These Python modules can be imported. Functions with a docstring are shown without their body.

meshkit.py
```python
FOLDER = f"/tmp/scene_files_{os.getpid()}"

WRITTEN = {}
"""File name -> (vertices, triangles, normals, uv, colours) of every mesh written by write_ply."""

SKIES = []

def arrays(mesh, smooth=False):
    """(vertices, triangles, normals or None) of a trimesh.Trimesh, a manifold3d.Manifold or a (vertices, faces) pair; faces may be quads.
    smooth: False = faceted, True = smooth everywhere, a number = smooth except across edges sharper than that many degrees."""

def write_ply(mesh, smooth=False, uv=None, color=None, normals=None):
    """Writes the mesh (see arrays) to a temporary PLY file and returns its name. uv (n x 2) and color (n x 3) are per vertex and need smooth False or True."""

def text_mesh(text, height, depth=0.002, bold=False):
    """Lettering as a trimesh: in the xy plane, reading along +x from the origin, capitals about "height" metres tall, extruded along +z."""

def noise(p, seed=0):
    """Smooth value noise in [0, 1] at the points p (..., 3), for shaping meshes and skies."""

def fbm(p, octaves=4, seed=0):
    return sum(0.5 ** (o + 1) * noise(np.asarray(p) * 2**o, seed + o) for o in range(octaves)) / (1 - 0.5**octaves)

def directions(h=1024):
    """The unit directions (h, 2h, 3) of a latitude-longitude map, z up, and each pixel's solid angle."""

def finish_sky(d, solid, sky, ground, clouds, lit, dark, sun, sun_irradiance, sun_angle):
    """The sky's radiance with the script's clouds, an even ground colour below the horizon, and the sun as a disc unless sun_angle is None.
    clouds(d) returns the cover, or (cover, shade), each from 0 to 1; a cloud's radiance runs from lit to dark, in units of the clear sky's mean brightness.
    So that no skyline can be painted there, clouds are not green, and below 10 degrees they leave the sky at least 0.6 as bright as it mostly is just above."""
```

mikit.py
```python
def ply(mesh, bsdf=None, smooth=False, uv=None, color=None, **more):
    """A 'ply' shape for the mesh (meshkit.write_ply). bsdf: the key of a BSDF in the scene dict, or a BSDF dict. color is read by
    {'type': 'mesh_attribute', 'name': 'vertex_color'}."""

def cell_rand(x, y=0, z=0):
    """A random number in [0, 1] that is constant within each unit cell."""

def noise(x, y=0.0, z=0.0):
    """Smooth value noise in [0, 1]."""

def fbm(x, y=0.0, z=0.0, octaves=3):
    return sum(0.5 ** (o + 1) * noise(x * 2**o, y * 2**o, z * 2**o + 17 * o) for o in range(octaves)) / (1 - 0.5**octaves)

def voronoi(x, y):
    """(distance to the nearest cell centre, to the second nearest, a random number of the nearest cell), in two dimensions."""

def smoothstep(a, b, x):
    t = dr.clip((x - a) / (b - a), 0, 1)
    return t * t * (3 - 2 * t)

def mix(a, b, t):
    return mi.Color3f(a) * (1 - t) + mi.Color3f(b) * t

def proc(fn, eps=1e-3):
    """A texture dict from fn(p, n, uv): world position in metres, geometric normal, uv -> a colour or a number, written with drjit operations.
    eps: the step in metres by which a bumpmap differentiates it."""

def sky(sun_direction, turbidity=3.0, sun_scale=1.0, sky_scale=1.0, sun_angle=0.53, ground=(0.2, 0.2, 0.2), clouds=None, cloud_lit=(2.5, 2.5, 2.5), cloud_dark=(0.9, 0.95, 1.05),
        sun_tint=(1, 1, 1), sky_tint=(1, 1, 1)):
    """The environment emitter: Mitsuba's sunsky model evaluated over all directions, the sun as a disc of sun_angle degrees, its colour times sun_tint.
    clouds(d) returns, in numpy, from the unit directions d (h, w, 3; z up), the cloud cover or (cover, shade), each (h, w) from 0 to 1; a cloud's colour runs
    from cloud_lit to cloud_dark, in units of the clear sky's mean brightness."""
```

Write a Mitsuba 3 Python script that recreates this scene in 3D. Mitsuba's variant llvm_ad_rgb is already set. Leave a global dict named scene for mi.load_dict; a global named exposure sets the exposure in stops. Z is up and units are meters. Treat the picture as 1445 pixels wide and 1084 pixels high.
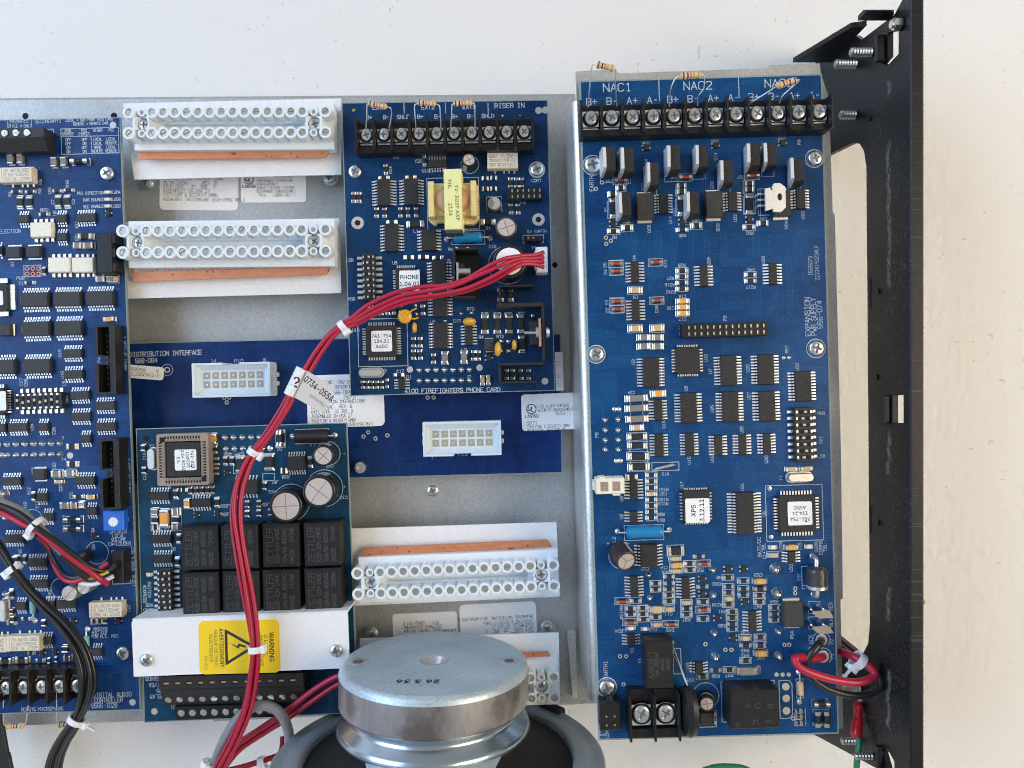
import math, random, functools
import numpy as np, trimesh, manifold3d as m3, mitsuba as mi, drjit as dr
import mikit, meshkit
from shapely.geometry import Polygon, box as sbox
T = mi.ScalarTransform4f
rng = random.Random(7)
scene, labels = {}, {}

# ---------------------------------------------------------------- camera, light, exposure
CX, CY, F, ZC = 722.5, 542.0, 1086.0, 0.388          # photograph centre and focal length in its pixels; camera height in metres
scene['camera'] = {'type': 'perspective', 'fov': 2 * math.degrees(math.atan(722.5 / F)), 'fov_axis': 'x', 'near_clip': 0.01, 'far_clip': 20.0,
                   'to_world': T().look_at(origin=[0, 0, ZC], target=[0, 0, 0], up=[0, 1, 0])}
exposure = 0.0
def lamp(name, at, to, w, h, rgb):
    scene[name] = {'type': 'rectangle', 'to_world': T().look_at(origin=at, target=to, up=[0, 0.3, 1]) @ T().scale([w / 2, h / 2, 1]),
                   'emitter': {'type': 'area', 'radiance': {'type': 'rgb', 'value': rgb}}}
lamp('window_light', [-1.55, 0.55, 1.25], [0, 0, 0], 2.2, 1.3, [2.75, 3.65, 5.0])  # window out of view at the left, placed for the cool light there
lamp('ceiling_light', [1.05, 0.02, 1.05], [0.15, 0, 0], 0.8, 0.8, [8.2, 6.9, 4.95])  # unseen lamp up on the right, placed to light that side warm
scene['unseen_room_bounce'] = {'type': 'constant', 'radiance': {'type': 'rgb', 'value': [0.34, 0.355, 0.375]}}  # even ambient light, stands for bounce from the unseen room
for k in ('window_light', 'ceiling_light'):
    labels[k] = {'kind': 'structure'}

# ---------------------------------------------------------------- materials
def tx(x):
    return x if isinstance(x, dict) else {'type': 'rgb', 'value': list(x)} if isinstance(x, (list, tuple)) else x
def mat(name, color, rough=0.5, metal=0.0, spec=0.5, bump=None, **more):
    b = {'type': 'principled', 'base_color': tx(color), 'roughness': rough if isinstance(rough, dict) else float(rough), 'metallic': float(metal), **more}
    if not metal:
        b['specular'] = float(spec)
    if bump:
        b = {'type': 'bumpmap', 'arbitrary': bump[0], 'scale': float(bump[1]), 'bsdf': b}
    scene[name] = {'type': 'twosided', 'bsdf': b}
sm, fb, cr, mx = mikit.smoothstep, mikit.fbm, mikit.cell_rand, mikit.mix
def pcb_fn(base, hi, ang, seed, amount):
    c, s = math.cos(math.radians(ang)), math.sin(math.radians(ang))
    def fn(p, n, uv):
        u, v = (p.x * c + p.y * s) * 1000, (p.y * c - p.x * s) * 1000
        i, j = dr.floor(u / 11 + seed), dr.floor(v / 3.6)
        k = cr(i, j, seed)
        fv = v / 0.95 - dr.floor(v / 0.95)
        hline = sm(0.36, 0.46, fv) * sm(0.76, 0.66, fv) * dr.select(k < 0.30, 1.0, 0.0)
        k2 = cr(dr.floor(u / 3.4), dr.floor(v / 12.5), seed + 5)
        fu = u / 0.95 - dr.floor(u / 0.95)
        vline = sm(0.36, 0.46, fu) * sm(0.76, 0.66, fu) * dr.select(k2 < 0.16, 1.0, 0.0)
        plane = sm(0.52, 0.56, mikit.noise(u / 16 + seed, v / 13, seed)) * 0.35
        du, dv = u / 2.3 - dr.floor(u / 2.3) - 0.5, v / 2.3 - dr.floor(v / 2.3) - 0.5
        via = dr.select((cr(dr.floor(u / 2.3), dr.floor(v / 2.3), seed + 3) < 0.16) & (du * du + dv * dv < 0.022), 1.0, 0.0)
        t = 0.0
        grain = fb(u * 1.7, v * 1.7, seed, 2) - 0.5
        speck = sm(0.86, 0.9, mikit.noise(u * 2.3, v * 2.3, seed + 9.0)) * 0.10
        t = dr.clip(amount * (dr.maximum(hline, vline) + plane + 1.2 * via), 0, 1.4)
        col = mx(base, hi, t) * (1 + 0.16 * grain + 0.30 * (mikit.noise(u / 31, v / 31, seed + 2.0) - 0.5))
        return col + mi.Color3f(0.5, 0.55, 0.6) * speck * 0.35
    return mikit.proc(fn)
mat('mask_audio', pcb_fn((0.005, 0.035, 0.140), (0.012, 0.068, 0.220), 1.9, 1, 0.9), 0.33, spec=0.2)
mat('mask_phone', pcb_fn((0.003, 0.028, 0.092), (0.008, 0.052, 0.140), 1.5, 2, 0.8), 0.33, spec=0.2)
mat('mask_relay', pcb_fn((0.004, 0.038, 0.084), (0.008, 0.062, 0.122), 1.5, 3, 0.8), 0.30, spec=0.2)
mat('mask_power', pcb_fn((0.003, 0.046, 0.150), (0.010, 0.080, 0.220), 1.6, 4, 0.8), 0.30, spec=0.2)
mat('mask_interface', pcb_fn((0.003, 0.021, 0.105), (0.008, 0.038, 0.155), 1.6, 5, 0.9), 0.33, spec=0.2)
mat('fibreglass', (0.23, 0.28, 0.26), 0.6)
mat('ink_white', (0.46, 0.50, 0.54), 0.6)
mat('ink_grey', (0.17, 0.18, 0.19), 0.6)
mat('ink_faint', (0.046, 0.044, 0.043), 0.6)
mat('ink_black', (0.02, 0.02, 0.022), 0.6)
def speckle(base, var, scale):
    def fn(p, n, uv):
        return mi.Color3f(base) * (1 + var * (fb(p.x * scale, p.y * scale, p.z * scale, 2) - 0.5) * 2)
    return mikit.proc(fn)
mat('epoxy_black', speckle((0.030, 0.030, 0.031), 0.5, 2600), 0.5, spec=0.22)
mat('epoxy_grey', speckle((0.046, 0.046, 0.048), 0.4, 2600), 0.5, spec=0.22)
mat('plastic_black', speckle((0.014, 0.014, 0.015), 0.4, 1500), 0.36, spec=0.3)
mat('plastic_dark', speckle((0.026, 0.025, 0.025), 0.3, 1500), 0.42, spec=0.3)
mat('hole_black', (0.004, 0.004, 0.004), 0.8)
mat('tin', (0.80, 0.79, 0.775), 0.34, 0.85)
mat('tab_metal', (0.78, 0.78, 0.77), 0.42, 0.55)
mat('score_dark', (0.16, 0.14, 0.13), 0.6)
mat('tin_dull', (0.62, 0.60, 0.56), 0.42, 1.0)
mat('tin_small', (0.62, 0.60, 0.575), 0.30, 1.0)
mat('solder', (0.74, 0.74, 0.73), 0.22, 1.0)
mat('pad_tin', (0.52, 0.50, 0.46), 0.5, 0.5)
mat('gold', (0.80, 0.60, 0.30), 0.3, 1.0)
mat('zinc_screw', (0.74, 0.76, 0.755), 0.27, 1.0)
mat('zinc_dark', (0.42, 0.40, 0.37), 0.3, 1.0)
mat('nickel', (0.70, 0.69, 0.66), 0.28, 1.0)
def copper_fn(p, n, uv):
    a = fb(p.x * 300, p.y * 900, p.z * 300, 3)
    spot = sm(0.88, 0.93, mikit.noise(p.x * 700, p.y * 700, 3.0))
    return mx((0.52, 0.185, 0.085), (0.68, 0.30, 0.17), a) * (1 - 0.7 * spot)
mat('copper', mikit.proc(copper_fn), 0.48, 0.55)
def galv(base, amp):
    def fn(p, n, uv):
        g = fb(p.x * 1500, p.y * 1500, p.z * 1500, 2) - 0.5
        b = fb(p.x * 60, p.y * 60, p.z * 60, 2) - 0.5
        return mi.Color3f(base) * (1 + amp * 2 * g + 0.35 * b)
    return mikit.proc(fn)
mat('galvanised', galv((0.43, 0.43, 0.42), 0.21), 0.48, 0.55)
mat('galvanised_bright', galv((0.66, 0.67, 0.66), 0.25), 0.36, 0.8)
mat('nylon', (0.69, 0.73, 0.76), 0.34, spec=0.45)
mat('nylon_clear', (0.58, 0.66, 0.72), 0.25, spec=0.5)
mat('sheet_white', speckle((0.72, 0.715, 0.725), 0.05, 900), 0.5)
mat('paint_white', speckle((0.74, 0.735, 0.745), 0.05, 1200), 0.4)
mat('sticker_white', (0.82, 0.82, 0.83), 0.45)
mat('label_bright', (0.78, 0.79, 0.80), 0.45)
mat('label_yellow', (0.80, 0.56, 0.012), 0.4)
mat('cream', speckle((0.70, 0.62, 0.47), 0.08, 900), 0.45)
mat('cream_light', speckle((0.76, 0.72, 0.60), 0.06, 900), 0.45)
mat('tape_yellow', (0.74, 0.74, 0.33), 0.35)
mat('coil_tan', speckle((0.70, 0.56, 0.26), 0.2, 400), 0.4)
mat('coil_copper', (0.45, 0.24, 0.11), 0.4)
mat('ferrite', (0.06, 0.058, 0.06), 0.5)
mat('tantalum', (0.72, 0.34, 0.055), 0.42)
mat('ceramic_tan', (0.55, 0.38, 0.20), 0.45)
mat('ceramic_grey', (0.20, 0.185, 0.165), 0.5)
mat('ceramic_disc', (0.74, 0.38, 0.03), 0.28)
mat('glass_red', (0.38, 0.055, 0.025), 0.15)
mat('led_lens', (0.72, 0.72, 0.62), 0.25)
mat('blue_body', (0.012, 0.19, 0.42), 0.28)
mat('blue_trimmer', (0.012, 0.13, 0.62), 0.35)
mat('resistor_tan', (0.62, 0.44, 0.26), 0.4)
mat('band_brown', (0.10, 0.035, 0.012), 0.4)
mat('band_black', (0.015, 0.013, 0.012), 0.4)
mat('band_orange', (0.65, 0.10, 0.02), 0.4)
mat('band_gold', (0.45, 0.28, 0.06), 0.35)
mat('socket_brown', (0.30, 0.225, 0.185), 0.5)
mat('can_silver', (0.62, 0.60, 0.55), 0.35, 0.75)
mat('can_top', (0.56, 0.49, 0.45), 0.42, 0.35)
mat('sleeve_purple', (0.040, 0.028, 0.032), 0.28)
mat('sleeve_black', (0.012, 0.012, 0.013), 0.28)
mat('sleeve_stripe', (0.42, 0.40, 0.42), 0.35)
mat('wire_red', (0.40, 0.012, 0.042), 0.36)
mat('wire_red_dark', (0.30, 0.007, 0.018), 0.38)
mat('wire_black', (0.016, 0.016, 0.017), 0.32)
mat('cable_grey', (0.21, 0.21, 0.215), 0.42)
mat('wire_green', (0.010, 0.20, 0.085), 0.38)
mat('wire_yellow', (0.65, 0.48, 0.02), 0.4)
mat('crimp_red', (0.50, 0.010, 0.018), 0.22)
mat('tie_white', (0.74, 0.76, 0.78), 0.32)
def steel_fn(p, n, uv):
    y, z = p.y * 1000, p.z * 1000
    dust = sm(0.74, 0.86, mikit.noise(y * 1.9, z * 1.9, 2.0)) * sm(0.35, 0.7, mikit.noise(y / 22, z / 16, 4.0))
    worn = sm(0.55, 0.62, mikit.noise(y / 15.0, 3.3, 1.0)) * sm(2.2, 0.4, dr.abs(z - 77 + 2.5 * mikit.noise(y / 3.0, 5.0))) * sm(0.30, 0.65, fb(y * 1.1, z * 2.5, 3.0, 2)) * dr.select(z < 87, 1.0, 0.0)
    return mx((0.0075, 0.0078, 0.0095), (0.17, 0.18, 0.19), dr.clip(0.20 * dust + 0.7 * worn, 0, 1))
mat('black_steel', mikit.proc(steel_fn), 0.40, spec=0.25)
mat('black_panel', speckle((0.010, 0.010, 0.011), 0.3, 700), 0.5)
mat('magnet_zinc', galv((0.46, 0.55, 0.60), 0.26), 0.40, 0.4)
def magnet_fn(p, n, uv):
    smudge = sm(0.48, 0.70, fb(p.x * 65 + 3.0, p.y * 65, p.z * 65, 4))
    fine = fb(p.x * 900, p.y * 300, p.z * 900, 2) - 0.5
    return mx((0.40, 0.375, 0.38), (0.17, 0.14, 0.13), 0.85 * smudge) * (1 + 0.25 * fine)
mat('magnet_side', mikit.proc(magnet_fn), 0.33, 0.8)
mat('recess_shade', (0.16, 0.17, 0.17), 0.5, 0.6)  # dark colour standing in for shade inside recesses and small holes
mat('lever_beige', (0.50, 0.48, 0.43), 0.45)
mat('chrome_blue', (0.46, 0.53, 0.58), 0.24, 0.95)
mat('relay_case', speckle((0.017, 0.017, 0.017), 0.4, 2000), 0.42, spec=0.25)
mat('basket_steel', (0.42, 0.49, 0.53), 0.36, 0.55)
mat('cone_black', (0.006, 0.006, 0.006), 0.7)
mat('foam_black', (0.018, 0.016, 0.016), 0.9)
def table_bump(p, n, uv):
    return fb(p.x * 420, p.y * 420, 0.0, 3) * 1.0
def table_col(p, n, uv):
    speck = sm(0.925, 0.95, mikit.noise(p.x * 520, p.y * 520, 8.0)) * sm(0.45, 0.8, mikit.noise(p.x * 60, p.y * 60, 2.0))
    return mx((0.70, 0.69, 0.675), (0.42, 0.37, 0.31), 0.6 * speck)
mat('table_plastic', mikit.proc(table_col), 0.55, bump=(mikit.proc(table_bump, eps=2e-4), 0.00045))
mat('cardboard', (0.36, 0.27, 0.19), 0.8)

# ---------------------------------------------------------------- geometry helpers (local unit: one photograph pixel at the depth of the part)
class MB:
    def __init__(s):
        s.v, s.f, s.n = [], [], 0
    def add(s, v, f):
        v = np.asarray(v, float).reshape(-1, 3); f = np.asarray(f, int).reshape(-1, 3)
        s.v.append(v); s.f.append(f + s.n); s.n += len(v)
        return s
    def quad(s, a, b, c, d):
        return s.add([a, b, c, d], [[0, 1, 2], [0, 2, 3]])
    def loft(s, rings, caps=True, smooth=False):
        rings = [np.asarray(r, float) for r in rings]
        k = len(rings[0])
        i = np.arange(k); j = (i + 1) % k
        for a, b in zip(rings[:-1], rings[1:]):
            if smooth:
                s.add(np.vstack([a, b]), np.vstack([np.stack([i, j, j + k], 1), np.stack([i, j + k, i + k], 1)]))
            else:
                v = np.stack([a[i], a[j], b[j], b[i]], 1).reshape(-1, 3)
                o = i[:, None] * 4
                s.add(v, np.vstack([o + [0, 1, 2], o + [0, 2, 3]]))
        if caps:
            fan = np.array([[0, t, t + 1] for t in range(1, k - 1)])
            s.add(rings[0], fan[:, ::-1]); s.add(rings[-1], fan)
        return s
    def box(s, x0, x1, y0, y1, z0, z1, c=0.0, ct=None):
        def ring(d, z):
            return [[x0 + d, y0 + d, z], [x1 - d, y0 + d, z], [x1 - d, y1 - d, z], [x0 + d, y1 - d, z]]
        r = [ring(0, z0), ring(0, z1)] if not c else [ring(0, z0), ring(0, z1 - (ct or c)), ring(c, z1)]
        return s.loft(r)
    def cbox(s, cx, cy, w, h, z0, z1, c=0.0, ct=None):
        return s.box(cx - w / 2, cx + w / 2, cy - h / 2, cy + h / 2, z0, z1, c, ct)
    def lathe(s, prof, seg=20, cx=0, cy=0, smooth=False, a0=0.0):
        a = a0 + np.arange(seg) * 2 * np.pi / seg
        rings = [np.stack([cx + r * np.cos(a), cy + r * np.sin(a), np.full(seg, z)], 1) for r, z in prof]
        if smooth:
            k = seg; i = np.arange(k); j = (i + 1) % k
            f = np.vstack([np.vstack([np.stack([i, j, j + k], 1), np.stack([i, j + k, i + k], 1)]) + q * k for q in range(len(rings) - 1)])
            return s.add(np.vstack(rings), f)
        return s.loft(rings, caps=False, smooth=True)
    def disc(s, r, z, seg=20, cx=0, cy=0, r0=0.0):
        return s.lathe([(r, z), (max(r0, 1e-4), z)], seg, cx, cy)
    def cyl(s, p0, p1, r, seg=12, r1=None, caps=True):
        p0, p1 = np.asarray(p0, float), np.asarray(p1, float)
        z = (p1 - p0) / np.linalg.norm(p1 - p0)
        x = np.cross(z, [0, 0, 1.0] if abs(z[2]) < 0.9 else [1.0, 0, 0]); x /= np.linalg.norm(x)
        y = np.cross(z, x)
        a = np.arange(seg) * 2 * np.pi / seg
        d = np.cos(a)[:, None] * x + np.sin(a)[:, None] * y
        return s.loft([p0 + d * r, p1 + d * (r if r1 is None else r1)], caps, True)
    def tube(s, pts, r, seg=8, caps=True):
        pts = np.asarray(pts, float)
        t = np.gradient(pts, axis=0); t /= np.linalg.norm(t, axis=1, keepdims=True)
        up = np.array([0, 0, 1.0]) if abs(t[0][2]) < 0.9 else np.array([1.0, 0, 0])
        x = np.cross(up, t[0]); x /= np.linalg.norm(x)
        a = np.arange(seg) * 2 * np.pi / seg
        rad = np.broadcast_to(r, len(pts))
        rings = []
        for p, d, q in zip(pts, t, rad):
            x = x - d * (x @ d); x /= np.linalg.norm(x)
            y = np.cross(d, x)
            rings.append(p + (np.cos(a)[:, None] * x + np.sin(a)[:, None] * y) * q)
        k = seg; i = np.arange(k); j = (i + 1) % k
        f = np.vstack([np.vstack([np.stack([i, j, j + k], 1), np.stack([i, j + k, i + k], 1)]) + q * k for q in range(len(rings) - 1)])
        s.add(np.vstack(rings), f)
        if caps:
            fan = np.array([[0, q, q + 1] for q in range(1, k - 1)])
            s.add(rings[0], fan[:, ::-1]); s.add(rings[-1], fan)
        return s
    def ribbon(s, path, th, y0, y1):
        """a strip of sheet that follows path (x, z), th thick, from y0 to y1"""
        p = np.asarray(path, float)
        lo = p - [0, th]
        for a, b, c, d in zip(p[:-1], p[1:], lo[1:], lo[:-1]):
            s.loft([[[q[0], y0, q[1]] for q in (a, b, c, d)], [[q[0], y1, q[1]] for q in (a, b, c, d)]])
        return s
    def prism(s, poly, z0, z1):
        m = trimesh.creation.extrude_polygon(poly if isinstance(poly, Polygon) else Polygon(poly), z1 - z0, engine='earcut')
        v = m.vertices + [0, 0, z0]
        return s.add(v[m.faces].reshape(-1, 3), np.arange(len(m.faces) * 3))
    def mesh(s, m):
        return s.add(m.vertices, m.faces)
    def move(s, M):
        M = np.asarray(M, float)
        s.v = [v @ M[:3, :3].T + M[:3, 3] for v in s.v]
        return s
    def out(s):
        return np.vstack(s.v), np.vstack(s.f)
def D(mb, bsdf, smooth=True):
    return mikit.ply(mb.out() if isinstance(mb, MB) else mb, bsdf, smooth)
def man(m):
    q = m.to_mesh()
    return trimesh.Trimesh(q.vert_properties[:, :3], q.tri_verts, process=False)
def catmull(pts, n=8):
    p = np.asarray(pts, float); p = np.vstack([2 * p[0] - p[1], p, 2 * p[-1] - p[-2]])
    out = []
    for a, b, c, d in zip(p[:-3], p[1:-2], p[2:-1], p[3:]):
        for t in np.arange(n) / n:
            out.append(0.5 * (2 * b + (c - a) * t + (2 * a - 5 * b + 4 * c - d) * t * t + (3 * b - a - 3 * c + d) * t ** 3))
    return np.array(out + [p[-2]])
def P(px, py, z):
    d = ZC - z
    return np.array([(px - CX) * d / F, (CY - py) * d / F, z])
def path3(pts):
    """points (pixel x, pixel y, height in mm) to metres"""
    return np.array([P(x, y, h / 1000) for x, y, h in pts])

# ---------------------------------------------------------------- scene entries
count = {}
def num(key):
    n = count.get(key, 0); count[key] = n + 1
    return key if n == 0 else f'{key}_{n:03d}'
def thing(name, label, cat, group=None):
    key = num(name)
    labels[key] = {'label': label, 'category': cat, **({'group': group} if group else {})}
    return key
STUFF = {'pins', 'terminals', 'printed_text', 'silkscreen', 'vias', 'contacts', 'leads', 'threads', 'sockets', 'slots', 'specks'}
def entry(parent, name, ply, M=None):
    key = num(f'{parent}__{name}')
    scene[key] = {**ply, 'to_world': M} if M is not None else dict(ply)
    if name in STUFF:
        labels[key] = {'kind': 'stuff'}
    return key
def put(parent, name, subs, M):
    key = num(f'{parent}__{name}')
    for sub, ply in subs:
        if sub:
            entry(key, sub, ply, M)
        else:
            scene[key] = {**ply, 'to_world': M}
    return key

# ---------------------------------------------------------------- stroke lettering
GLYPH = {k: v for k, v in (g.split('=') for g in '''A=002640 1232|B=00063645443303 3342413000|C=4536160501103041|D=00062644422000|E=46060040 0333|F=460600 0333|G=45361605011030414323|H=0006 4046 0343|I=1636 2620 1030|J=4641301001|K=0006 4602 1340|L=060040|M=0006234640|N=00064046|O=103041453616050110|P=00063645443303|Q=103041453616050110 2240|R=00063645443303 2340|S=453616050413334241301001|T=0646 2026|U=060110304146|V=062046|W=0610233046|X=0046 0640|Y=062346 2320|Z=06460040|0=103041453616050110|1=152620 1030|2=05163645440040|3=05163645443313 334241301001|4=30360242|5=460603334241301001|6=453616050110304142331302|7=064610|8=130405163645443313020110304142 4233|9=011030414536160504133344|-=1333|+=0343 2125|.=2021|/=0046|&=40051626350110304 2|:=2122 2425|(=362410|)=162430|,=2110|'''.strip('|').split('|'))}
GLYPH['='] = '0242 0444'; GLYPH['*'] = '1333 2125 1135'; GLYPH['&'] = '400516262514011030 3042'
def strokes(text, h):
    """polylines of the text, capitals h tall, starting at 0"""
    out, x = [], 0.0
    for ch in text.upper():
        g = GLYPH.get(ch)
        if g:
            for pl in g.split():
                pl = pl[:len(pl) // 2 * 2]
                out.append([(x + int(pl[q]) * h / 6, int(pl[q + 1]) * h / 6) for q in range(0, len(pl), 2)])
        x += (h * 0.88 if ch != ' ' else h * 0.75)
    return out, x - h * 0.22
class Print:
    """flat print: strokes as thin quads, one mesh; in pixels (x right, y up)"""
    def __init__(s):
        s.mb = MB()
    def line(s, pts, w=0.9, z=0.0):
        for (x0, y0), (x1, y1) in zip(pts[:-1], pts[1:]):
            d = math.hypot(x1 - x0, y1 - y0)
            if d < 1e-6: continue
            ex, ey = (x1 - x0) / d * w / 2, (y1 - y0) / d * w / 2
            s.mb.quad((x0 - ex + ey, y0 - ey - ex, z), (x1 + ex + ey, y1 + ey - ex, z), (x1 + ex - ey, y1 + ey + ex, z), (x0 - ex - ey, y0 - ey + ex, z))
    def text(s, t, x, y, h, rot=0.0, w=None, anchor='m', squeeze=1.0):
        pls, L = strokes(t, h)
        L *= squeeze
        c, sn = math.cos(math.radians(rot)), math.sin(math.radians(rot))
        ox = {'m': -L / 2, 'l': 0, 'r': -L}[anchor]
        for pl in pls:
            s.line([(x + (a * squeeze + ox) * c - (b - h / 2) * sn, y + (a * squeeze + ox) * sn + (b - h / 2) * c) for a, b in pl], w or max(0.45, h * 0.115))
    def rect(s, x0, y0, x1, y1, w=0.8, ang=0.0):
        cx, cy = (x0 + x1) / 2, (y0 + y1) / 2
        c, sn = math.cos(math.radians(ang)), math.sin(math.radians(ang))
        q = [(cx + (x - cx) * c - (y - cy) * sn, cy + (x - cx) * sn + (y - cy) * c) for x, y in ((x0, y0), (x1, y0), (x1, y1), (x0, y1), (x0, y0))]
        s.line(q, w)
    def ring(s, x, y, r, w=0.8, a0=0, a1=360, seg=28):
        a = np.radians(np.linspace(a0, a1, seg + 1))
        s.line([(x + r * math.cos(q), y + r * math.sin(q)) for q in a], w)
@functools.lru_cache(None)
def sans(text, h, bold=True):
    m = meshkit.text_mesh(text, h, depth=0.15, bold=bold)
    return np.array(m.vertices) - [(m.bounds[0][0] + m.bounds[1][0]) / 2, h / 2, 0], np.array(m.faces)
def sans_at(mb, text, x, y, h, rot=0.0, z=0.0, sx=1.0, bold=True):
    v, f = sans(text, h, bold)
    c, s = math.cos(math.radians(rot)), math.sin(math.radians(rot))
    v = v * [sx, 1, 1]
    mb.add(np.stack([x + v[:, 0] * c - v[:, 1] * s, y + v[:, 0] * s + v[:, 1] * c, v[:, 2] + z], 1), f)

class Board:
    """a printed circuit board: corners in photograph pixels (TL TR BR BL) at the height z of its upper face"""
    def __init__(s, key, corners, z, ang, mask, inset=0.5, z_up=None):
        s.key, s.z, s.ang, s.s = key, z, ang, (ZC - z) / F
        s.o = P(CX, CY, z)
        s.silk = Print()
        q = np.array([[x - CX, CY - y] for x, y in corners])[::-1]
        c = q.mean(0)
        t = 1.6e-3 / s.s
        core = MB().loft([[[x, y, -t] for x, y in q], [[x, y, -0.12] for x, y in q]])
        d = q - c
        qi = c + d * (1 - 2 * inset / np.abs(d).max(0))
        M = s.base(0)
        entry(key, 'substrate', D(core, 'fibreglass'), M)
        entry(key, 'solder_mask', D(MB().loft([[[x, y, -0.11] for x, y in qi], [[x, y, 0] for x, y in qi]]), mask), M)
    def base(s, dz):
        return T().translate([0, 0, s.z + dz]).scale(s.s)
    def at(s, px, py, zref=0.0, rot=0.0, tilt=None):
        p = P(px, py, s.z + zref * s.s)
        M = T().translate([p[0], p[1], s.z]).rotate([0, 0, 1], s.ang + rot)
        if tilt:
            M = M @ T().translate([0, 0, 0]).rotate(tilt[0], tilt[1])
        return M.scale(s.s)
    def add(s, name, subs, px, py, zref=0.0, rot=0.0, tilt=None):
        if name in ('chip', 'relay', 'cream_relay', 'optical_coupler', 'flat_diode', 'power_transistor', 'ceramic_disc'):
            rot += rng.uniform(-0.8, 0.8); px += rng.uniform(-.3, .3)
        return put(s.key, name, subs, s.at(px, py, zref, rot, tilt))
    def text(s, t, px, py, h, rot=0, w=None, anchor='m', squeeze=1.0):
        s.silk.text(t, px - CX, CY - py, h, rot + s.ang, w, anchor, squeeze)
    def rect(s, x0, y0, x1, y1, w=0.8):
        s.silk.rect(x0 - CX, CY - y1, x1 - CX, CY - y0, w, s.ang)
    def line(s, pts, w=0.8):
        s.silk.line([(x - CX, CY - y) for x, y in pts], w)
    def ring(s, x, y, r, w=0.8, a0=0, a1=360):
        s.silk.ring(x - CX, CY - y, r, w, a0, a1)
    def finish(s):
        entry(s.key, 'silkscreen', D(s.silk.mb, 'ink_white'), s.base(6e-5))
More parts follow.
